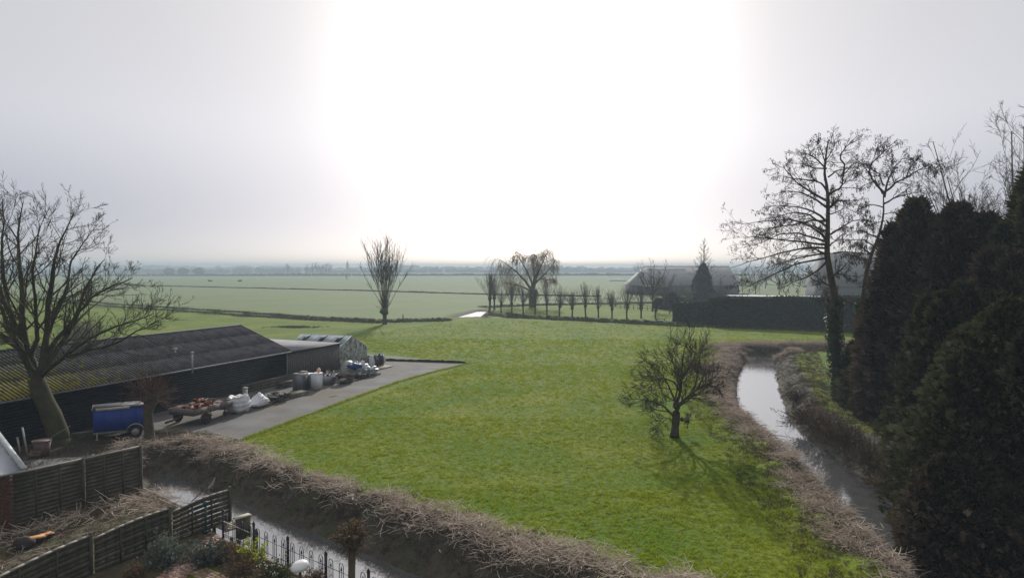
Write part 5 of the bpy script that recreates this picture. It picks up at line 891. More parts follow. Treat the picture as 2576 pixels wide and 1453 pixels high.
for i, (px_, py_, w_, h_, lb) in enumerate(((1745, 762, 3.0, 2.6, 'round dark shrub left of the dark conifer'), (1712, 775, 2.6, 2.2, 'dark evergreen shrub behind the hedge corner'), (1690, 779, 3.2, 3.4, 'tall dark evergreen shrub beside the last pollard'), (1660, 776, 2.0, 2.0, 'dark bush left of the tall evergreen shrub'))):
    conifer('evergreen_shrub', G(px_, py_), h_, w_ / 2, 1200, lb, M('dark_conifer', (0, 0, 0)), 20 + i, p=3, size=.5)
conifer('box_ball', G(1707, 798) , .95, .55, 900, 'small round clipped bush on the grass left of the hedge', M('dark_conifer', (0, 0, 0)), 29, p=2.6, size=.16)
# trees beyond the hedge, right of the barn
for i, (px_, py_, H_, W_, lb) in enumerate(((1900, 740, 9, 12, 'rounded bare tree behind the left part of the hedge'), (1960, 742, 9.5, 13, 'wide twiggy tree behind the middle of the hedge'), (2030, 745, 10.5, 12, 'bare tree left of the alder behind the hedge'), (2075, 740, 10, 10, 'brown twiggy tree directly left of the alder trunk'), (1868, 735, 8, 10, 'small bare tree at the right end of the big barn'), (2150, 738, 17, 13, 'tall bare tree between the alders in the haze'), (1925, 725, 11, 14, 'distant bare tree above the hedge'), (2240, 760, 10, 10, 'bare tree behind the second alder'))): far_tree(px_, py_, H_, W_, lb, 120 + i, nl=11, rmin=.032)
# big barn
hazeb = M('barn_slate_roof', (.30, .295, .305), (.35, .345, .355), .6, .8); bw = M('barn_wall', (.10, .098, .10), (.14, .135, .14), 1, .9)
def barn(name, label, p0, p1, depth, He, Hr, hip, roofmat, wallmat, skyl=True):
    p0, p1 = np.array(p0, float), np.array(p1, float); d = p1 - p0; Lb = np.linalg.norm(d[:2]); t = empty(name, p0, math.atan2(d[1], d[0]), label=label, cat='barn'); MB().box((Lb / 2, depth / 2, He / 2), (Lb - .6, depth - .6, He)).build('wall', wallmat, t)
    m = MB(); V_ = [(0, -.3, He - .1), (Lb, -.3, He - .1), (Lb, depth + .3, He - .1), (0, depth + .3, He - .1), (hip, depth / 2, Hr), (Lb - hip * .2, depth / 2, Hr)]; m.add(V_, [[[0, 1, 5, 4], [2, 3, 4, 5], [3, 2, 1, 0]], [[3, 0, 4], [1, 2, 5]]]); m.build('roof', roofmat, t)
    MB().bar((hip, depth / 2, Hr + .05), (Lb - hip * .2, depth / 2, Hr + .05), .5, .18).build('ridge_cap', trim, t); th_b = math.atan2(Hr - He, depth / 2)
    return t, Lb, th_b
pA, pB = G(1590, 741), G(1862, 741); t, Lb, thb = barn('barn', 'long grey barn with hipped roof and pale rooflight panels', pA, pB, 17, 3.2, AT(1700, 670, pA[1] + 8.5)[2], 5.5, hazeb, bw)
Hrb = AT(1700, 670, pA[1] + 8.5)[2]
for i in range(6):
    f0, f1 = .50, .86; x_ = 6.3 + i * 2.25; y0_, z0_ = 8.5 * f0, 3.1 + (Hrb - 3.1) * f0; y1_, z1_ = 8.5 * f1, 3.1 + (Hrb - 3.1) * f1; m = MB(); m.add([(x_, y0_, z0_ + .08), (x_ + 2.1, y0_, z0_ + .08), (x_ + 2.1, y1_, z1_ + .08), (x_, y1_, z1_ + .08), (x_, y0_, z0_ + .01), (x_ + 2.1, y0_, z0_ + .01), (x_ + 2.1, y1_, z1_ + .01), (x_, y1_, z1_ + .01)], [[[0, 1, 2, 3], [4, 5, 1, 0], [6, 7, 3, 2]]]); m.build('rooflight', M('rooflight', (.30, .33, .36), (.36, .40, .43), 1, .4), t)
for i in range(4): MB().box((3 + i * 9.2, -.02 + .26, 1.5), (2.6, .1, 2.6)).build('barn_door', M('barn_door_dark', (.03, .03, .035)), t)
for i in range(2): MB().box((Lb - 9.5 + i * .9, 2.9, 3.1 + (Hrb - 3.1) * 2.9 / 8.5 + .06), (.45, .5, .08), rx=thb).build('small_rooflight', M('bright_rooflight', (.75, .75, .75)), t)
MB().box((8, -.45, 3.0), (8.5, .1, .22)).build('white_fascia', M('white_paint', (.75, .75, .75), None, rough=.6), t)
pA, pB = G(2078, 757), G(2300, 757); barn('barn', 'grey gabled barn glimpsed between the two alder trunks', pA, pB, 14, 4.0, AT(2100, 637, pA[1] + 7)[2], 1.2, M('slate_roof_dark', (.18, .18, .20), (.23, .23, .25), 1, .8), bw)
# low long shed with white roof edge behind the hedge
pA, pB = G(1828, 768), G(2062, 773); d = pB - pA; t = empty('low_shed', pA, math.atan2(d[1], d[0]), label='long low shed with white roof edge just above the hedge', cat='shed'); Lq = float(np.linalg.norm(d)); zt_ = AT(1828, 743, pA[1])[2]
MB().box((Lq / 2, 1.5, zt_ / 2 - .1), (Lq, 3, zt_ - .2)).build('wall', bw, t); MB().box((Lq / 2, 1.45, zt_ - .05), (Lq + .3, 3.3, .12), rx=.03).build('roof', M('white_paint', (0, 0, 0)), t); MB().box((-.2, 3.4, zt_ / 2 + .1), (Lq * .45, .4, zt_ + .5)).build('rear_wall', M('barn_door_dark', (0, 0, 0)), t)
# hedge
hdm = M('hedge_leaf', (.018, .026, .014), (.048, .056, .030), attr='v', rough=.8, trans=((.03, .04, .01), .1)); hdc = M('hedge_inside', (.018, .022, .013), (.03, .032, .02), 3)
def hedge(label, p0, p1, top0, top1, wd, seed, n):
    r = np.random.default_rng(seed); p0, p1 = np.array(p0), np.array(p1); d = p1 - p0; L_h = np.linalg.norm(d); t = empty('hedge', p0, math.atan2(d[1], d[0]), label=label, cat='hedge'); m = MB(); V_ = [(0, 0, 0), (L_h, 0, 0), (L_h, wd, 0), (0, wd, 0), (0, .1, top0 - .15), (L_h, .1, top1 - .15), (L_h, wd - .1, top1 - .15), (0, wd - .1, top0 - .15)]; m.add(V_, [[[0, 3, 2, 1], [4, 5, 6, 7], [0, 1, 5, 4], [1, 2, 6, 5], [2, 3, 7, 6], [3, 0, 4, 7]]]); m.build('branches', hdc, t)
    x = r.uniform(0, L_h, n); tt = top0 + (top1 - top0) * x / L_h; k = r.uniform(0, 1, n); z = r.uniform(0, 1, n) * tt; y = np.where(k < .72, r.normal(-.02, .07, n), r.uniform(0, wd, n)); z = np.where(k < .72, z, tt - .08 + r.normal(0, .13, n) + .1 * np.sin(x * .7)); e_ = r.uniform(0, 1, n) < .06; x = np.where(e_, r.normal(-.03, .06, n), x); y = np.where(e_, r.uniform(0, wd, n), y); z = np.where(e_, r.uniform(0, top0, n), z)
    y = y + .12 * np.sin(x * .9 + z * 1.3); v0 = np.array([[-.5, 0, 0], [0, -.35, .1], [.5, 0, 0], [0, .35, .1]]); V_, F_q, A_ = bake(v0, [np.array([[0, 1, 2, 3]])], np.stack([x, y, z], 1), frames(r.normal(0, 1, (n, 3)) + [0, -.6, .5], r, .34 * r.uniform(.5, 1.2, n)), r.uniform(0, 1, n)); link('foliage', mesh_from('foliage', V_, F_q, {'v': A_}), hdm, t)
pH0, pH1, pH2 = G(1692, 808), G(1785, 817), G(2200, 836); hedge('lower dark clipped hedge joining the pollard row', pH0, pH1, AT(1692, 764, pH0[1])[2], AT(1785, 760, pH1[1])[2], 2.2, 1, 9000)
hedge('tall dark clipped hedge behind the meadow', pH1 + [.1, .25, 0], pH2, AT(1785, 752, pH1[1])[2], AT(2200, 748, pH2[1])[2], 2.4, 2, 30000)
# low fences, gates, bales, bench near the farm
fw = M('grey_fence_rail', (.16, .15, .14), (.24, .23, .21), 2)
def rail_fence(label, a, b, npost, h=1.1, rails=(.45, .95)):
    a, b = np.array(a), np.array(b); t = empty('field_fence', a, 0, label=label, cat='fence')
    for i in range(npost): p = (b - a) * i / (npost - 1); MB().box((p[0], p[1], h / 2), (.12, .12, h)).build('post', fw, t)
    for z in rails: MB().bar((0, 0, z), tuple((b - a) + [0, 0, z]), .05, .1).build('rail', fw, t)
rail_fence('low rail fence behind the right half of the pollard row', G(1560, 776), G(1652, 781), 9); rail_fence('rail fence beyond the orchard lawn', G(1380, 763), G(1560, 757), 12, 1.0, (.5, .9))
for px_, py_, lb in ((1510, 770, 'dark field gate left of the two'), (1548, 772, 'dark field gate right of the two')):
    t = empty('field_gate', G(px_, py_), .35, label=lb, cat='gate')
    for z in (.3, .6, .9, 1.2): MB().bar((0, 0, z), (2.6, 0, z + .0), .05, .08).build('rail', fw, t)
    for x_ in (0, 2.6): MB().box((x_, 0, .9), (.18, .18, 1.8)).build('post', fw, t)
    MB().bar((0, .03, .3), (2.6, .03, 1.2), .05, .08).build('brace', fw, t)
for i in range(7):
    p = G(1536 + i * 6, 707); t = tag(MB().tube([(-.0, -.6, .62), (0, .6, .62)], .62, 12).build('silage_bale', M('pale_wrap', (.55, .58, .58), None, rough=.5)), f'pale wrapped bale, {["first", "second", "third", "fourth", "fifth", "sixth", "last"][i]} from the left of the far row', 'bale', 'wrapped bales in a row'); t.location = tuple(p); t.rotation_euler = (0, 0, 1.2)
t = empty('garden_bench', G(1692, 787), 0, label='dark garden bench on the grass behind the pollards', cat='bench'); MB().box((0, 0, .45), (1.7, .45, .06)).build('seat', dark_wood, t); MB().box((0, .22, .8), (1.7, .05, .4)).build('backrest', dark_wood, t)
for x_ in (-.75, .75): MB().box((x_, 0, .22), (.08, .4, .44)).build('leg', dark_wood, t)
t.location = tuple(G(1694, 790)); 
t = empty('bench_seat', G(1691, 809, .3), 0, label='low dark plank bench under the pollards', cat='bench'); MB().box((0, 0, .3), (1.8, .4, .08)).build('seat', dark_wood, t)
for x_ in (-.7, .7): MB().box((x_, 0, .13), (.1, .35, .26)).build('leg', dark_wood, t)
t.location = tuple(G(1661, 806))
t = empty('fence_post', G(1014, 806), 0, label='single short wooden post beside the far ditch', cat='post'); MB().box((0, 0, .5), (.16, .16, 1.05), jit=.01).build('shaft', old_wood, t); MB().box((0, 0, 1.04), (.12, .12, .04)).build('top', old_wood, t)
o = MB(); 
r = np.random.default_rng(140); q = np.stack([r.normal(0, 1.6, 260), r.normal(0, .7, 260)], 1); p = G(744, 823); q = q + p[:2]; put('dark_tussocks', q, dpf, M('sedge', (0, 0, 0)), 'dark tussocks in the meadow behind the sheds', 0, (.4, .8))
shrub('bare_bush', G(205, 858), 6, 3.2, 160, 'brownish bare bush behind the ridge of the black shed', twig_far, 150, rr=.022)
# ------------------------------------------------------------------ distance: lines of trees, church, pump
fm = M('distant_trees', (.050, .058, .045), (.085, .090, .070), .02, .95)
def treeline(name, label, line, h0, h1, step, seed, depth=14, size=1.0):
    r = np.random.default_rng(seed); m = MB(); P_, L = resample(line, max(2, int(np.linalg.norm(np.diff(np.array(line), axis=0), axis=1).sum() / step)))
    n = len(P_); hh = (h0 + (h1 - h0) * (.5 + .5 * np.sin(np.linspace(0, 40, n) + seed) * np.cos(np.linspace(0, 17, n)))) * r.uniform(.75, 1.15, n)
    V0 = MB().lump((0, 0, .45), (.55, .55, .55), seed, 8, 6, .25); v_, f_, _ = V0.data(); M3 = np.zeros((n, 3, 3)); M3[:, 0, 0] = step * 1.6 * r.uniform(.8, 1.5, n); M3[:, 1, 1] = depth; M3[:, 2, 2] = hh
    V_, F_q, A_ = bake(v_, f_, P_ + np.stack([r.normal(0, step * .3, n), r.normal(0, depth * .3, n), np.zeros(n)], 1), M3, r.uniform(0, 1, n)); return tag(link(name, mesh_from(name, V_, F_q, {'v': A_}, True), fm), label, kind='stuff')
treeline('far_hedgerow', 'dark hedge line across the far pasture', [(-760, 760, 0), (-300, 800, 0), (0, 840, 0), (400, 830, 0), (760, 790, 0)], 2.4, 3.2, 3.0, 1, 3)
treeline('far_tree_belt', 'hazy belt of trees along the horizon', [(-1300, 1180, 0), (-600, 1250, 0), (0, 1500, 0), (600, 1500, 0), (1300, 1400, 0)], 6, 11, 7, 2, 18); treeline('far_tree_belt_behind', 'faintest trees behind the horizon belt', [(-1900, 1900, 0), (0, 2200, 0), (1900, 2000, 0)], 13, 19, 13, 3, 22)
def far_line(label, pts, seed, h=.5): treeline('field_ditch_line', label, [tuple(p) for p in pts], h * .7, h, 1.2, seed, .8)
far_line('thin dark ditch line across the middle of the pasture', [G(a, b) for a, b in ((290, 717), (560, 723), (900, 731), (1240, 741), (1500, 746))], 4, .5)
lvt = [dict(k=7, t0=.2, a=.6, lf=.4, rf=.6, n=3, w=.15, tr=(0, 0, .3)), dict(k=5, t0=.2, a=.6, lf=.5, rf=.7, n=3, w=.15, tr=(0, 0, .3))]
for i, px_ in enumerate((772, 786, 797, 808, 819, 829)): auto_tree('poplar_tree', (AT(px_, 680, 1000)[0], 1000, 0), 15.5 + (i % 3) * 1.2, 9, f'far poplar above the horizon, {ordn[i] if i < 5 else "last"} of the group from the left', 160 + i, mtw=twig_far, lv=lvt, rmin=.16, nl=8, group='far poplars standing together', r0=.4, sides=4)
auto_tree('poplar_tree', (AT(724, 680, 1000)[0], 1000, 0), 16, 6, 'single far tree left of the poplar group', 167, mtw=twig_far, lv=lvt, rmin=.2, nl=7, r0=.4, sides=4)
for i, px_ in enumerate((425, 461, 500)):
    X_ = AT(px_, 680, 900)[0]; m = MB(); m.lump((0, 0, 5.2), (7.5, 5, 4.6), i + 3, 14, 10, .12); t = empty('round_tree', (X_, 900, 0), 0, label=f'{["left", "middle", "right"][i]} one of three rounded far trees on the horizon', cat='tree', group='rounded trees on the horizon'); m.build('crown', fm, t, True); MB().tube([(0, 0, 0), (0, 0, 3)], .4, 6).build('trunk', bark, t)
pc = AT(874, 680, 1350); t = empty('church', (pc[0], 1350, 0), .3, label='tiny church with pointed spire on the horizon', cat='church'); stn = M('far_stone', (.12, .12, .13)); MB().box((0, 0, 8), (5, 5, 16)).build('tower', stn, t); MB().tube([(0, 0, 16), (0, 0, 25)], [2.6, .1], 8).build('spire', stn, t); MB().box((10, 0, 4), (18, 9, 8)).build('nave', stn, t)
pp = G(872, 704); t = empty('wind_pump', pp, 0, label='small wind pump far out in the pasture', cat='windmill'); k_ = pp[1] * 9 / F_
m = MB(); 
for a in range(4): m.bar((.6 * math.cos(a * PI / 2 + .7), .6 * math.sin(a * PI / 2 + .7), 0), (.1 * math.cos(a * PI / 2 + .7), .1 * math.sin(a * PI / 2 + .7), k_), .12, .12)
m.build('tower', fw, t)
for a in range(4): MB().bar((0, -.2, k_), (math.cos(a * PI / 2 + .5) * k_ * .4, -.2, k_ + math.sin(a * PI / 2 + .5) * k_ * .4), .1, .35).build('blade', fw, t)
for i, (px_, w_) in enumerate(((528, 3), (604, 3.5), (960, 3))): 
    p = G(px_ * 1.0 + (0 if i < 2 else 0), 708); tag(MB().lump((0, 0, .6), (w_ / 2, 1.0, .7), i, 10, 7, .3).build('field_bush', fm, None, True, p), f'{["left", "middle", "right"][i]} tiny dark bush far out on the pasture', 'bush')
# ------------------------------------------------------------------ gardens in the near left corner
# brick shed with zinc roof
bs = empty('brick_shed', (0, 0, 0), 0, label='corner of a red brick shed with pale metal roof at the left edge', cat='shed')
c0 = G(38, 1328); dA = unit((np.array([-14.6, 26.8, 0]) - np.array([-16.9, 23.3, 0]))[None])[0]; dP = np.array([-dA[1], dA[0], 0])
brickm = M('red_brick', (.085, .040, .028), (.14, .065, .045), 5, .9); morm = M('mortar', (.12, .11, .10), (.09, .085, .075), 5)
bs.location = tuple(c0); bs.rotation_euler = (0, 0, math.atan2(dA[1], dA[0]))       # local x along fence A, local -x towards the camera
m = MB(); m.box((-2.0, 1.5, 1.0), (3.96, 2.96, 2.0)); m.build('wall', morm, bs)
bme = MB().box((0, 0, 0), (.205, .03, .055)).mesh('brick')
for j in range(30):
    for i in range(9):
        o = link('brick', bme, brickm, bs); o.location = (-.12 - i * .218 - (j % 2) * .109, -.008, .04 + j * .066)
bme2 = MB().box((0, 0, 0), (.03, .205, .055)).mesh('brick')
m = MB()
for j in range(30):
    for i in range(3): o = link('brick', bme2, brickm, bs); o.location = (-.008, .12 + i * .218 + (j % 2) * .05, .04 + j * .066)
zr = M('zinc_roof', (.46, .48, .54), (.58, .60, .66), 1.2, .38, metallic=.35); zv = M('pale_verge', (.40, .42, .43), (.5, .52, .52), 4, .5)
th_z = .42; zk = math.tan(th_z); m = MB(); m.add([(-4, -.22, 1.98), (.18, -.22, 1.98), (.18, 2.0, 1.98 + 2.22 * zk), (-4, 2.0, 1.98 + 2.22 * zk), (-4, -.22, 1.95), (.18, -.22, 1.95), (.18, 2.0, 1.95 + 2.22 * zk), (-4, 2.0, 1.95 + 2.22 * zk)], [[[0, 1, 2, 3], [7, 6, 5, 4], [0, 4, 5, 1], [1, 5, 6, 2]]]); m.build('roof', zr, bs)
m = MB(); m.bar((.2, -.25, 2.03), (.2, 2.0, 2.03 + 2.25 * zk), .16, .10); m.build('verge', zv, bs); m = MB(); m.bar((-4, -.27, 1.96), (.2, -.27, 1.96), .09, .08); m.build('gutter', gut, bs)
for k_ in range(5): MB().bar((-.6 - k_ * .6, -.2, 2.02), (-.6 - k_ * .6, 2.0, 2.02 + 2.2 * zk), .03, .04).build('roof_seam', zr, bs)
m = MB(); m.add([(-.02, .0, 2.0), (-.02, 3.0, 2.0), (-.02, 2.0, 1.95 + 2.2 * zk)], [[[0, 1, 2]]]); m.build('gable', morm, bs)
# fence A: two solid panels
def panel_fence(t, pts, H, nb, mat, capm, arch=0., gap=0., postm=None, slope=None, broken=()):
    for k, (a, b) in enumerate(zip(pts[:-1], pts[1:])):
        a, b = np.array(a, float), np.array(b, float); d = b - a; Ln = np.linalg.norm(d[:2]); u = d / Ln; nseg = 8 if arch else 1
        xs = np.linspace(.05, Ln - .05, nseg + 1); topz = H + arch * np.sin(np.pi * (xs / Ln) * .5 + 0) * 0 + arch * (xs / Ln) ** 1.0 + (arch * .45 * np.sin(PI * xs / Ln))
        bh = H / nb
        for j in range(nb):
            m = MB(); off = (.018 if arch else .006) * (j % 2); f = (j + .5) / nb; gj = gap * (1 + (j in broken) * 2.2)
            for q in range(nseg):
                p = a + u * xs[q]; e = a + u * xs[q + 1]; z0 = f * topz[q]; z1 = f * topz[q + 1]; nv = np.array([-u[1], u[0], 0]); m.bar(p + nv * off + [0, 0, z0], e + nv * off + [0, 0, z1], .02, bh * (topz[q] / H) - gj if True else bh)
            m.build('board', mat, t)
        m = MB()
        for q in range(nseg): m.bar(a + u * xs[q] + [0, 0, topz[q] + .02], a + u * xs[q + 1] + [0, 0, topz[q + 1] + .02], .075, .04)
        m.build('capping', capm, t)
        for f in (.33, .66): m = MB(); c = a + u * Ln * f; nv = np.array([-u[1], u[0], 0]) * -.03; zc = np.interp(Ln * f, xs, topz); m.bar(c + nv + [0, 0, .05], c + nv + [0, 0, zc - .02], .05, .03); m.build('batten', mat, t)
fcap = M('weathered_capping', (.30, .28, .25), (.22, .20, .175), 6, .85)
A0 = G(38, 1327) - dA * .12 - dP * 0; A2 = G(356, 1236); A1 = A0 + (A2 - A0) * .52
t = empty('board_fence', A0, 0, label='tall dark two panel board fence beside the brick shed', cat='fence'); off = np.array(A0)
panel_fence(t, [A0 - off, A1 - off], 1.82, 13, dark_wood, fcap); panel_fence(t, [A1 - off + [0.02, 0.03, 0], A2 - off], 1.80, 13, dark_wood, fcap)
for p in (A1, A2): MB().box(tuple(p - off + [0, 0, .93]), (.09, .09, 1.86), rz=.3).build('post', dark_wood, t)
t = empty('concrete_post', G(235, 1172), 0, label='short round topped pale post behind the dark fence', cat='post'); MB().tube([(0, 0, 0), (0, 0, .5)], .07, 8).build('shaft', slm, t); MB().lump((0, 0, .5), (.075, .075, .06), 0, 8, 6, 0).build('cap', slm, t)
# fence B: lower wavy topped panels
def tz(px, py, z): return G(px, py, z) * [1, 1, 0]
B = [tz(-60, 1475, 1.05), tz(228, 1350, 1.08), tz(427, 1284, 1.05), tz(578, 1237, 1.05)]
t = empty('garden_fence', B[0], 0, label='low board fence with arched panel tops and gaps between boards', cat='fence'); off = B[0]
panel_fence(t, [B[0] - off, B[1] - off], .98, 8, dark_wood, fcap, .14, .004); panel_fence(t, [B[1] - off + [.03, .05, 0], B[2] - off], .98, 8, dark_wood, fcap, .14, .004, broken=(1, 2)); panel_fence(t, [B[2] - off + [.03, .05, 0], B[3] - off], .96, 7, dark_wood, fcap, .16, .012, broken=(2, 4, 5, 6))
for p, h_ in ((B[1], 1.22), (B[2], 1.2), (B[3], 1.25)): MB().box(tuple(p - off + [0, 0, h_ / 2]), (.10, .10, h_), rz=.5).build('post', dark_wood, t)
# green pump post
t = empty('green_post', G(518, 1340), 0, label='dark green iron post with a tap head beside the garden fence', cat='post'); gpm = M('dark_green_paint', (.010, .045, .038), (.014, .06, .05), 5, .45, spec=.5); MB().tube([(0, 0, 0), (0, 0, .95)], .04, 8).build('shaft', gpm, t)
m = MB(); m.lump((0, 0, 1.0), (.09, .09, .08), 1, 10, 7, .1); m.bar((0, 0, .93), (-.2, .05, .88), .05, .05); m.build('tap_head', gpm, t); MB().box((0, 0, .05), (.14, .14, .10)).build('foot', gpm, t)
# iron fence on its timber kerb
i0 = G(562, 1353); iu = np.array([iron_dir[0], iron_dir[1], 0]); iang = math.atan2(iu[1], iu[0])
t = empty('iron_fence', i0, iang, label='black iron fence with hoops and spear points above the ditch', cat='fence'); SP = 1.80; HP = .86
postme = MB(); postme.tube([(0, 0, -.02), (0, 0, HP)], .042, 8); postme = postme.mesh('post'); fin = MB(); fin.lump((0, 0, HP + .05), (.045, .045, .05), 0, 10, 7, 0); fin.tube([(0, 0, HP), (0, 0, HP + .02)], .05, 8); fin.tube([(0, 0, HP + .09), (0, 0, HP + .13)], [.02, .006], 6); fin = fin.mesh('finial')
posts = [0.0] + [SP * (k + 1) for k in range(6)]
for x_ in posts: o = link('post', postme, black_metal, t, (x_, 0, 0)); link('finial', fin, black_metal, o)
hw = .085; hp = MB(); a_ = np.linspace(0, PI, 11); hp.tube([(-hw, 0, .06), (-hw, 0, .70)] + [(-hw * math.cos(x), 0, .70 + hw * 1.35 * math.sin(x)) for x in a_[1:-1]] + [(hw, 0, .70), (hw, 0, .06)], .0115, 5); hp = hp.mesh('hoop')
sb = MB(); sb.tube([(0, 0, .06), (0, 0, .66)], .0095, 5); sb = sb.mesh('bar'); spm = MB(); spm.tube([(0, 0, .60), (0, 0, .645), (0, 0, .735)], [.010, .024, .003], 6); spm.bar((-.036, 0, .615), (.036, 0, .615), .014, .022); spm = spm.mesh('spear_point')
for s_ in range(6):
    for k in range(4):
        x_ = posts[s_] + SP * (k + .5) / 4; link('hoop', hp, black_metal, t, (x_, 0, 0)); o = link('bar', sb, black_metal, t, (x_, 0, 0)); link('spear_point', spm, black_metal, o)
    for z in (.17, .56): MB().bar((posts[s_], 0, z), (posts[s_ + 1], 0, z), .014, .014).build('rail', black_metal, t)
for z in (.17, .56): MB().box((.45, -.012, z + .018), (.9, .035, .012)).build('rail_glint', M('painted_rail_glint', (.5, .49, .46), (.35, .34, .32), 14), t)  # pale strips paint the light caught on the first span's rail tops
# timber kerb
kb = empty('timber_kerb', G(529, 1340), iang, label='weathered timber kerb under the iron fence', cat='kerb'); kbm = M('kerb_timber', (.15, .115, .085), (.23, .18, .135), 4, .9, .004, 30, stretch=(1, 1, 3))
k0 = 0
for i in range(7): MB().box((k0 + 1.19, -.03, -.02), (2.36, .16, .10)).build('beam', kbm, kb); k0 += 2.4
for j in range(3):
    for i in range(7): MB().box((i * 2.4 + 1.19, .06, -.16 - j * .2), (2.38, .04, .19)).build('plank', old_wood, kb)
kb2 = empty('shore_boarding', shore[0] + (0.02,), 0, label='dark boards holding up the plot at the head of the ditch', cat='boarding')
for a_, b_ in zip(shore[0:3], shore[1:4]):
    for j in range(3): MB().bar((a_[0] - shore[0][0], a_[1] - shore[0][1] + .02, -.1 - j * .21), (b_[0] - shore[0][0], b_[1] - shore[0][1] + .02, -.1 - j * .21), .05, .2).build('plank', dark_wood if j else kbm, kb2)
# small wooden landing behind the fence
ld_o = G(590, 1365) + np.array([-.05, .62, 0]); t = empty('landing_stage', ld_o, iang, label='small dark landing stage with pale top beyond the iron fence', cat='landing')
for i in range(6): MB().box((-1.55 + i * .17, .35, .03), (.155, 1.0, .035)).build('plank', pale_wood, t)
m = MB(); m.box((0, .1, .22), (.05, .5, .72)); m.build('side_board', dark_wood, t); m = MB(); m.box((-.33, .35, .05), (.6, .05, .45)); m.build('end_board', dark_wood, t); m = MB(); m.box((-.06, .1, .60), (.22, .55, .035), rz=0); m.build('top_board', M('pale_top', (.46, .44, .36), (.36, .34, .28), 5), t)
for x_, y_ in ((-1.5, .8), (0, .55), (-1.5, -.1), (0, -.32)): MB().box((x_, y_, -.6), (.09, .09, 1.3)).build('post', dark_wood, t)
# mushroom lamp
lp = tz(755, 1424, .93); t = empty('garden_lamp', lp, 0, label='white mushroom shaped lamp on a short black post', cat='lamp'); wl = M('white_glass_shade', (.80, .80, .78), None, rough=.25, spec=.5)
m = MB(); nu = 28; prof_ = [(0, .16), (.08, .157), (.15, .135), (.205, .095), (.235, .045), (.245, 0), (.238, -.035), (.20, -.075), (.12, -.105), (.05, -.115)]; V_ = np.array([[p * math.cos(a), p * math.sin(a), z] for p, z in prof_ for a in np.linspace(0, 2 * PI, nu, endpoint=False)])
m.add(V_, [[[j * nu + i, (j + 1) * nu + i, (j + 1) * nu + (i + 1) % nu, j * nu + (i + 1) % nu] for j in range(len(prof_) - 1) for i in range(nu)]]); o = m.build('lamp_shade', wl, t, True); o.location = (0, 0, .93); o.rotation_euler = (.0, -.2, 0); MB().tube([(0, 0, 0), (0, 0, .84)], .035, 10).build('post', black_metal, t); MB().tube([(0, 0, .80), (0, 0, .86)], [.05, .07], 10).build('collar', black_metal, t)
# little pollard in the garden
r = np.random.default_rng(12); p = tz(886, 1372, 1.75) ; Yg = p[1]; limbs = MB(); q_, _ = resample([p, p + [-.02, 0, .9], p + [0, 0, 1.75]], 8); limbs.tube(q_, [.13, .10, .095, .09, .09, .09, .10, .12], 10); top = q_[-1]; limbs.lump(top + [0, 0, .08], (.19, .18, .16), 5, 12, 9, .35)
for k in range(5): a = k * 1.3; limbs.tube([top, top + [math.cos(a) * .16, math.sin(a) * .16, .12], top + [math.cos(a) * .3, math.sin(a) * .3, .3]], [.06, .05, .04], 6); limbs.lump(top + [math.cos(a) * .3, math.sin(a) * .3, .32], (.07, .07, .07), k, 8, 6, .3)
n = 260; D = unit(r.normal(0, 1, (n, 3)) + [0, 0, .35]); P = grow(top + [0, 0, .18] + D * r.uniform(.1, .3, n)[:, None], D, r.uniform(.10, .32, n), 4, .2, (0, 0, .1), r); tw = MB(); V_, Fq = tubes(P, np.full((n, 4), .007), 3); tw.add(V_, [Fq], np.repeat(r.uniform(0, 1, n), 12)); nl = 1300; tips = P.reshape(-1, 3)[r.integers(0, n * 4, nl)]; v0 = np.array([[-.4, 0, 0], [0, -.3, .1], [.4, 0, 0], [0, .3, .1]])
put_tree('young_pollard', p, limbs, tw, 'young pollard with clustered dry leaves inside the iron fence', M('young_bark', (.085, .070, .045), (.13, .11, .07), 5, .9, .004, 40), twig, extra=[('dry_leaves', bake(v0, [np.array([[0, 1, 2, 3]])], tips + r.normal(0, .03, (nl, 3)), frames(r.normal(0, 1, (nl, 3)), r, .07 * r.uniform(.5, 1.2, nl)), r.uniform(0, 1, nl)), M('dry_leaf', (.075, .065, .030), (.20, .13, .08), attr='v', rough=.8, trans=((.2, .12, .05), .3)))])
# brick path, bricks one by one
pathp = [(-10.15, 18.2), (-9.3, 18.2), (-9.25, 21.4), (-9.55, 22.1), (-10.0, 22.3)]
pth = tag(empty('brick_path', (0, 0, 0), 0), 'path of worn reddish bricks through the near garden', kind='structure'); bk = MB().box((0, 0, 0), (.205, .098, .06)).mesh('brick'); pmats = [M('path_brick_a', (.26, .16, .125), (.33, .22, .175), 6), M('path_brick_b', (.22, .125, .10), (.28, .17, .13), 6), M('path_brick_c', (.30, .22, .175), (.38, .28, .23), 6)]
bks = []
for mt in pmats: me = bk.copy(); me.materials.append(mt); bks.append(me)
m = MB(); m.prism(pathp, -.02, .012); m.build('sand_bed', M('path_sand', (.14, .12, .09), (.10, .085, .065), 6), pth)
r = np.random.default_rng(77); ca, sa = math.cos(1.15), math.sin(1.15); cnt = 0
for j in range(48):
    for i in range(-3, 30):
        x_, y_ = (i + .5 * (j % 2)) * .213, j * .105; gx, gy = -11.6 + x_ * 1.0, 18.2 + y_ - 0 * x_
        gy = gy + (gx + 10) * .35
        if dist_poly(np.array([gx]), np.array([gy]), pathp)[0] < -.03 and cnt < 290:
            o = link('brick', bks[r.integers(0, 3)], None, pth, (gx, gy, .018 + r.normal(0, .004))); o.rotation_euler = (r.normal(0, .015), r.normal(0, .015), .34 + r.normal(0, .02)); cnt += 1
p2 = GP([(523, 1437), (575, 1462), (560, 1480), (500, 1455)]); 
side = tag(empty('side_path', (0, 0, 0), 0), 'short brick side path at the bottom edge', kind='structure'); m = MB()
q0 = G(520, 1432); 
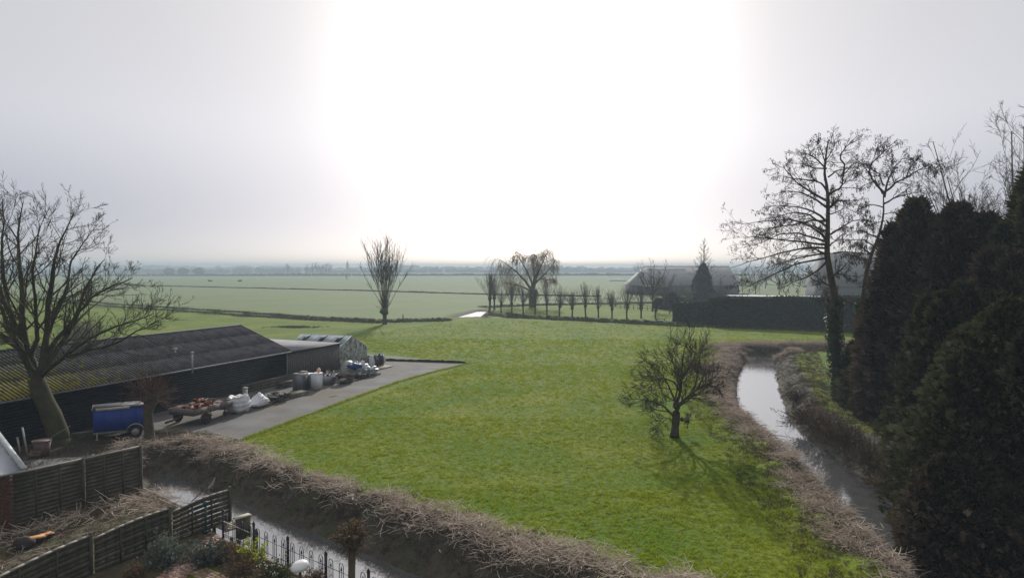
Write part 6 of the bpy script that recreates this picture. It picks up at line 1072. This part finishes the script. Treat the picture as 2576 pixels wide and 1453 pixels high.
for j in range(5):
    for i in range(12): o = link('brick', bks[r.integers(0, 3)], None, side, tuple(q0 + np.array([i * .213 * .8 + j * .06 * -1, -i * .213 * .6 - j * .09, .02]))); o.rotation_euler = (0, 0, iang)
# patch of garden lawn
lawnp = [(-9.2, 18.0), (-9.15, 20.1), (-8.75, 19.9), (-8.3, 19.3), (-8.3, 18)]; poly_sheet('garden_lawn', lawnp, .02, lawnm, 'little patch of lawn beside the brick path', depth=.03)
q = pts_in(lawnp, 260, r); rot = np.stack([r.normal(0, .1, len(q)), r.normal(0, .1, len(q)), r.uniform(0, 6, len(q))], 1); scatter('garden_grass', np.stack([q[:, 0], q[:, 1], np.full(len(q), .02)], 1), rot, r.uniform(.5, .9, len(q)), r.uniform(0, .6, len(q)), protos, grassm, 'short grass of the little garden lawn')
# shrubs of the garden
lav = M('lavender_leaf', (.085, .105, .085), (.19, .215, .185), attr='v', rough=.8, trans=((.12, .15, .1), .2)); lst = M('lavender_stem', (.07, .075, .055), (.12, .12, .09), attr='v')
shrub('lavender_bush', G(423, 1412), 1.35, .85, 120, 'grey green lavender against the garden fence', lst, 200, 3600, lav, 'shrub', .006, lf=.075); shrub('lavender_bush', G(524, 1416), 1.15, .70, 110, 'dark lavender mound right of the brick path', lst, 201, 2600, M('dark_lavender_leaf', (.045, .06, .052), (.10, .125, .11), attr='v', rough=.8, trans=((.06, .08, .06), .15)), 'shrub', .006, lf=.07)
shrub('golden_shrub', G(643, 1412), .55, .85, 40, 'small yellow green shrub against the iron fence', lst, 202, 800, M('golden_leaf', (.15, .19, .015), (.36, .38, .05), attr='v', rough=.6, trans=((.5, .55, .05), .4)), 'shrub', .006, lf=.09)
shrub('flowering_shrub', G(688, 1460), 1.0, .65, 80, 'dark shrub dotted with small white flowers by the fence', lst, 203, 1500, M('dark_green_leaf', (.022, .04, .014), (.07, .10, .035), attr='v', rough=.6, trans=((.1, .14, .03), .3)), 'shrub', .006, lf=.07)
fl = MB(); rs = np.random.default_rng(5)
t = empty('white_blossom', G(688, 1460), 0, label='white blossoms scattered over the dark shrub', cat='flowers'); 
for i in range(34): a = rs.uniform(0, 2 * PI); fl.lump((math.cos(a) * rs.uniform(.1, .5), math.sin(a) * rs.uniform(.1, .5), rs.uniform(.25, .65)), (.022, .022, .018), i, 6, 4, .2)
fl.build('petals', M('white_petal', (.7, .7, .62)), t)
for i, (px_, py_, w_, h_, lb) in enumerate(((575, 1405, 1.1, .45, 'brown withered perennials behind the timber kerb'), (610, 1440, 1.3, .5, 'rusty brown ground cover in the flower bed'), (660, 1468, 1.0, .4, 'dry brown twigs at the bottom edge of the bed'), (340, 1452, .8, .4, 'dried hydrangea heads at the foot of the fence'), (795, 1470, .8, .5, 'low dark shrub right of the white lamp'))):
    shrub('withered_plant', G(px_, py_), w_, h_, 80, lb, M('withered_stem', (.085, .055, .038), (.17, .11, .075), attr='v'), 210 + i, 700, M('withered_leaf', (.07, .055, .030), (.20, .13, .085), attr='v', rough=.8, trans=((.2, .12, .06), .3)), 'plant', .006, lf=.06)
q = r.uniform((-11, 17), (-2, 23), (2600, 2)); q = q[dist_poly(q[:, 0], q[:, 1], garden_poly) < -.2]; q = q[(dist_poly(q[:, 0], q[:, 1], pathp) > .05) & (dist_poly(q[:, 0], q[:, 1], lawnp) > .02)]; q = q[q[:, 0] > np.interp(q[:, 1], [B[0][1], B[3][1]], [B[0][0], B[3][0]]) + .1]
def flat_put(name, q, protos, mat, label, s=(.5, 1.1), v=None, z=0.0): rot = np.stack([r.normal(0, .2, len(q)), r.normal(0, .2, len(q)), r.uniform(0, 6.28, len(q))], 1); return scatter(name, np.stack([q[:, 0], q[:, 1], np.full(len(q), z)], 1), rot, r.uniform(*s, len(q)), r.uniform(0, 1, len(q)) if v is None else v, protos, mat, label)
gdp = [blades(10, .10, .07, .03, 1.0, r) for _ in range(4)]
flat_put('garden_litter', q, gdp, M('garden_litter_leaf', (.05, .045, .022), (.15, .115, .07), attr='v', inst=True, trans=((.12, .09, .04), .2)), 'dead leaves and shoots over the flower bed', (.5, 1.0))
# the neglected plot between the fences
plotp = [tuple(A0[:2] + [.1, -.1]), tuple(A2[:2] + [.1, -.15]), (-14.0, 26.3), (-12.4, 25.1), tuple(B[3][:2] + [-.2, .3]), tuple(B[2][:2] + [-.15, .1]), tuple(B[1][:2] + [-.15, .1]), tuple(B[0][:2] + [-.15, .1]), (-22, 17)]
q = pts_in(plotp, 26, r); gm = M('plot_weeds', (.060, .070, .018), (.150, .130, .060), attr='v', inst=True, trans=((.15, .15, .04), .3)); flat_put('plot_weeds', q, gdp, gm, 'weeds and moss on the neglected plot between the fences', (.7, 1.6), v=np.clip(.5 + .4 * wob(q[:, 0], q[:, 1], 1.4, 2) + r.normal(0, .2, len(q)), 0, 1))
near_a = dist_poly(q[:, 0], q[:, 1], [tuple(A0[:2]), tuple(A2[:2]), tuple(A2[:2] + [1.3, -.9]), tuple(A0[:2] + [1.6, -1.4]), tuple(A0[:2] + [-4, -7]), tuple(A0[:2] + [-6, -5])]); q2 = q[near_a < 0]; sticks = [stems(9, .25, .9, .022, .1, r) for _ in range(5)]; flat_put('dry_stalks', q2[::5], sticks, strawm, 'pale dry stalks strewn along the foot of the tall fence', (.6, 1.2), z=.05); flat_put('scattered_stalks', q[::29], sticks, strawm, 'loose dry stalks on the neglected plot', (.5, 1.0), z=.04)
q3 = pts_in(GP([(300, 1262), (420, 1222), (450, 1262), (425, 1282), (360, 1300)]), 12, r); flat_put('red_brown_prunings', q3, sticks, M('prunings', (.11, .062, .048), (.20, .125, .10), attr='v', inst=True), 'reddish brown prunings heaped at the end of the plot', (.4, .9), z=.05)
# branches lying on the plot
def branch(label, pts, r0, seed, mat=None):
    rr_ = np.random.default_rng(seed); b = np.array(pts[0]); limbs, tw, P = tree_geo([([np.array(p) - b for p in pts], r0, r0 * .4)], [dict(k=9, t0=.2, a=.7, lf=.35, rf=.55, n=5, w=.25, tr=(0, 0, .1)), dict(k=3, t0=.2, a=.6, lf=.5, rf=.6, n=3, w=.2)], rr_, nm=8, sides=6, rmin=.006); t = empty('fallen_branch', b, 0, label=label, cat='branch'); limbs.build('limb', mat or M('dry_branch', (.20, .16, .12), (.32, .27, .21), 5), t, True); tw.build('twigs', M('dry_twig', (.20, .15, .12), (.34, .27, .21), attr='v'), t)
gg = lambda a, b, z=.1: G(a, b, z)
branch('long pale branch lying along the tall fence', [gg(30, 1345), gg(110, 1325, .2), gg(190, 1302, .2), gg(250, 1275, .3)], .035, 1); branch('pale forked branch on the weeds left of the chopped log', [gg(60, 1345, .1), gg(90, 1325, .35), gg(125, 1315, .4)], .03, 2); branch('dry branch near the arched fence panel', [gg(60, 1390), gg(100, 1380, .2), gg(150, 1368, .1)], .03, 3); branch('dead branch at the bottom left behind the fence', [gg(10, 1415), gg(50, 1395, .3), gg(60, 1375, .5)], .03, 4); branch('grey limb lying across the prunings', [gg(400, 1255), gg(430, 1268, .15), gg(470, 1282, .1)], .05, 5); branch('thin dry branch in the middle of the plot', [gg(255, 1318), gg(310, 1296, .2), gg(350, 1290, .1)], .025, 6)
branch('bare branch leaning out of the ditch water', [gg(452, 1290, -.9), gg(480, 1262, -.5), gg(505, 1240, -.2), gg(512, 1225, .1)], .035, 7, M('wet_branch', (.03, .025, .02)))
branch('bleached snapped branch standing at the water edge', [G(527, 1226, -.95), G(533, 1218, -.7), G(537, 1210, -.55), G(541, 1200, -.35)], .07, 8, M('bleached_wood', (.55, .55, .50), (.42, .42, .38), 6))
# chopped log halves
cut = M('fresh_cut_wood', (.55, .26, .09), (.66, .36, .15), 6, .8); lb_ = M('dark_log_bark', (.035, .030, .03), (.06, .05, .048), 6, .95, .01, 20)
def half_log(label, px, py, L_, R_, rz, z=.02):
    t = empty('split_log', G(px, py), rz, label=label, cat='log'); n = 12; a = np.linspace(PI, 2 * PI, n); xs = (-L_ / 2, L_ / 2); V_ = np.array([[x, R_ * math.cos(q) * (1 + .06 * math.sin(5 * q)), R_ + R_ * math.sin(q) * 1.0] for x in xs for q in a]); m = MB(); m.add(V_, [[[i, i + 1, n + i + 1, n + i] for i in range(n - 1)], [list(range(n))[::-1]], [list(range(n, 2 * n))]]); m.build('bark_side', lb_, t, False)
    m = MB(); V_ = [(xs[0], -R_, R_), (xs[1] * .3, -R_ * 1.0, R_ + .02), (xs[1], -R_ * .9, R_), (xs[1], R_, R_), (xs[0], R_, R_ - .01)]; V_ += [(a_, b_, c_ + .03) for a_, b_, c_ in V_]; m.add(V_, [[[5, 6, 7, 8, 9]], [[i, (i + 1) % 5, 5 + (i + 1) % 5, 5 + i] for i in range(5)]]); m.build('cut_face', cut, t); return t
half_log('longer split log with orange cut face and dark bark', 74, 1368, .85, .17, ang_s - .45); half_log('shorter split log with orange cut face pointing right', 112, 1356, .48, .15, ang_s - .1)
t = empty('log_block', G(60, 1378), 0, label='dark square log block at the left end of the split logs', cat='log'); MB().lump((0, 0, .16), (.32, .22, .2), 2, 12, 8, .12).build('bark_side', lb_, t)
# wheel rut stones, a board end behind the tall fence
t = empty('plank_offcut', G(160, 1183), .5, label='pale plank end lying just behind the tall fence', cat='plank'); MB().box((0, 0, .25), (.7, .35, .05), ry=-.3).build('board', pale_wood, t)
bx_ = poly_sheet('dusty_slab', GP([(42, 1192), (60, 1160), (150, 1152), (210, 1152), (190, 1180), (110, 1200)]), .05, M('dusty_slab', (.10, .10, .11), (.14, .135, .14), 2), 'grey paved patch behind the tall fence', depth=.1)
# ------------------------------------------------------------------ the misty air
hz = bpy.data.materials.new('haze'); hz.use_nodes = True; t = hz.node_tree; t.nodes.clear(); o_ = t.nodes.new('ShaderNodeOutputMaterial'); pv = t.nodes.new('ShaderNodeVolumePrincipled'); t.links.new(pv.outputs[0], o_.inputs['Volume'])
pv.inputs['Color'].default_value = (.56, .66, .79, 1); pv.inputs['Density'].default_value = .0009; pv.inputs['Anisotropy'].default_value = .05
m = MB(); m.box((0, 1225, 10.7), (5200, 3150, 26.6)); tag(m.build('haze', hz), 'thin mist over the flat land', kind='stuff')
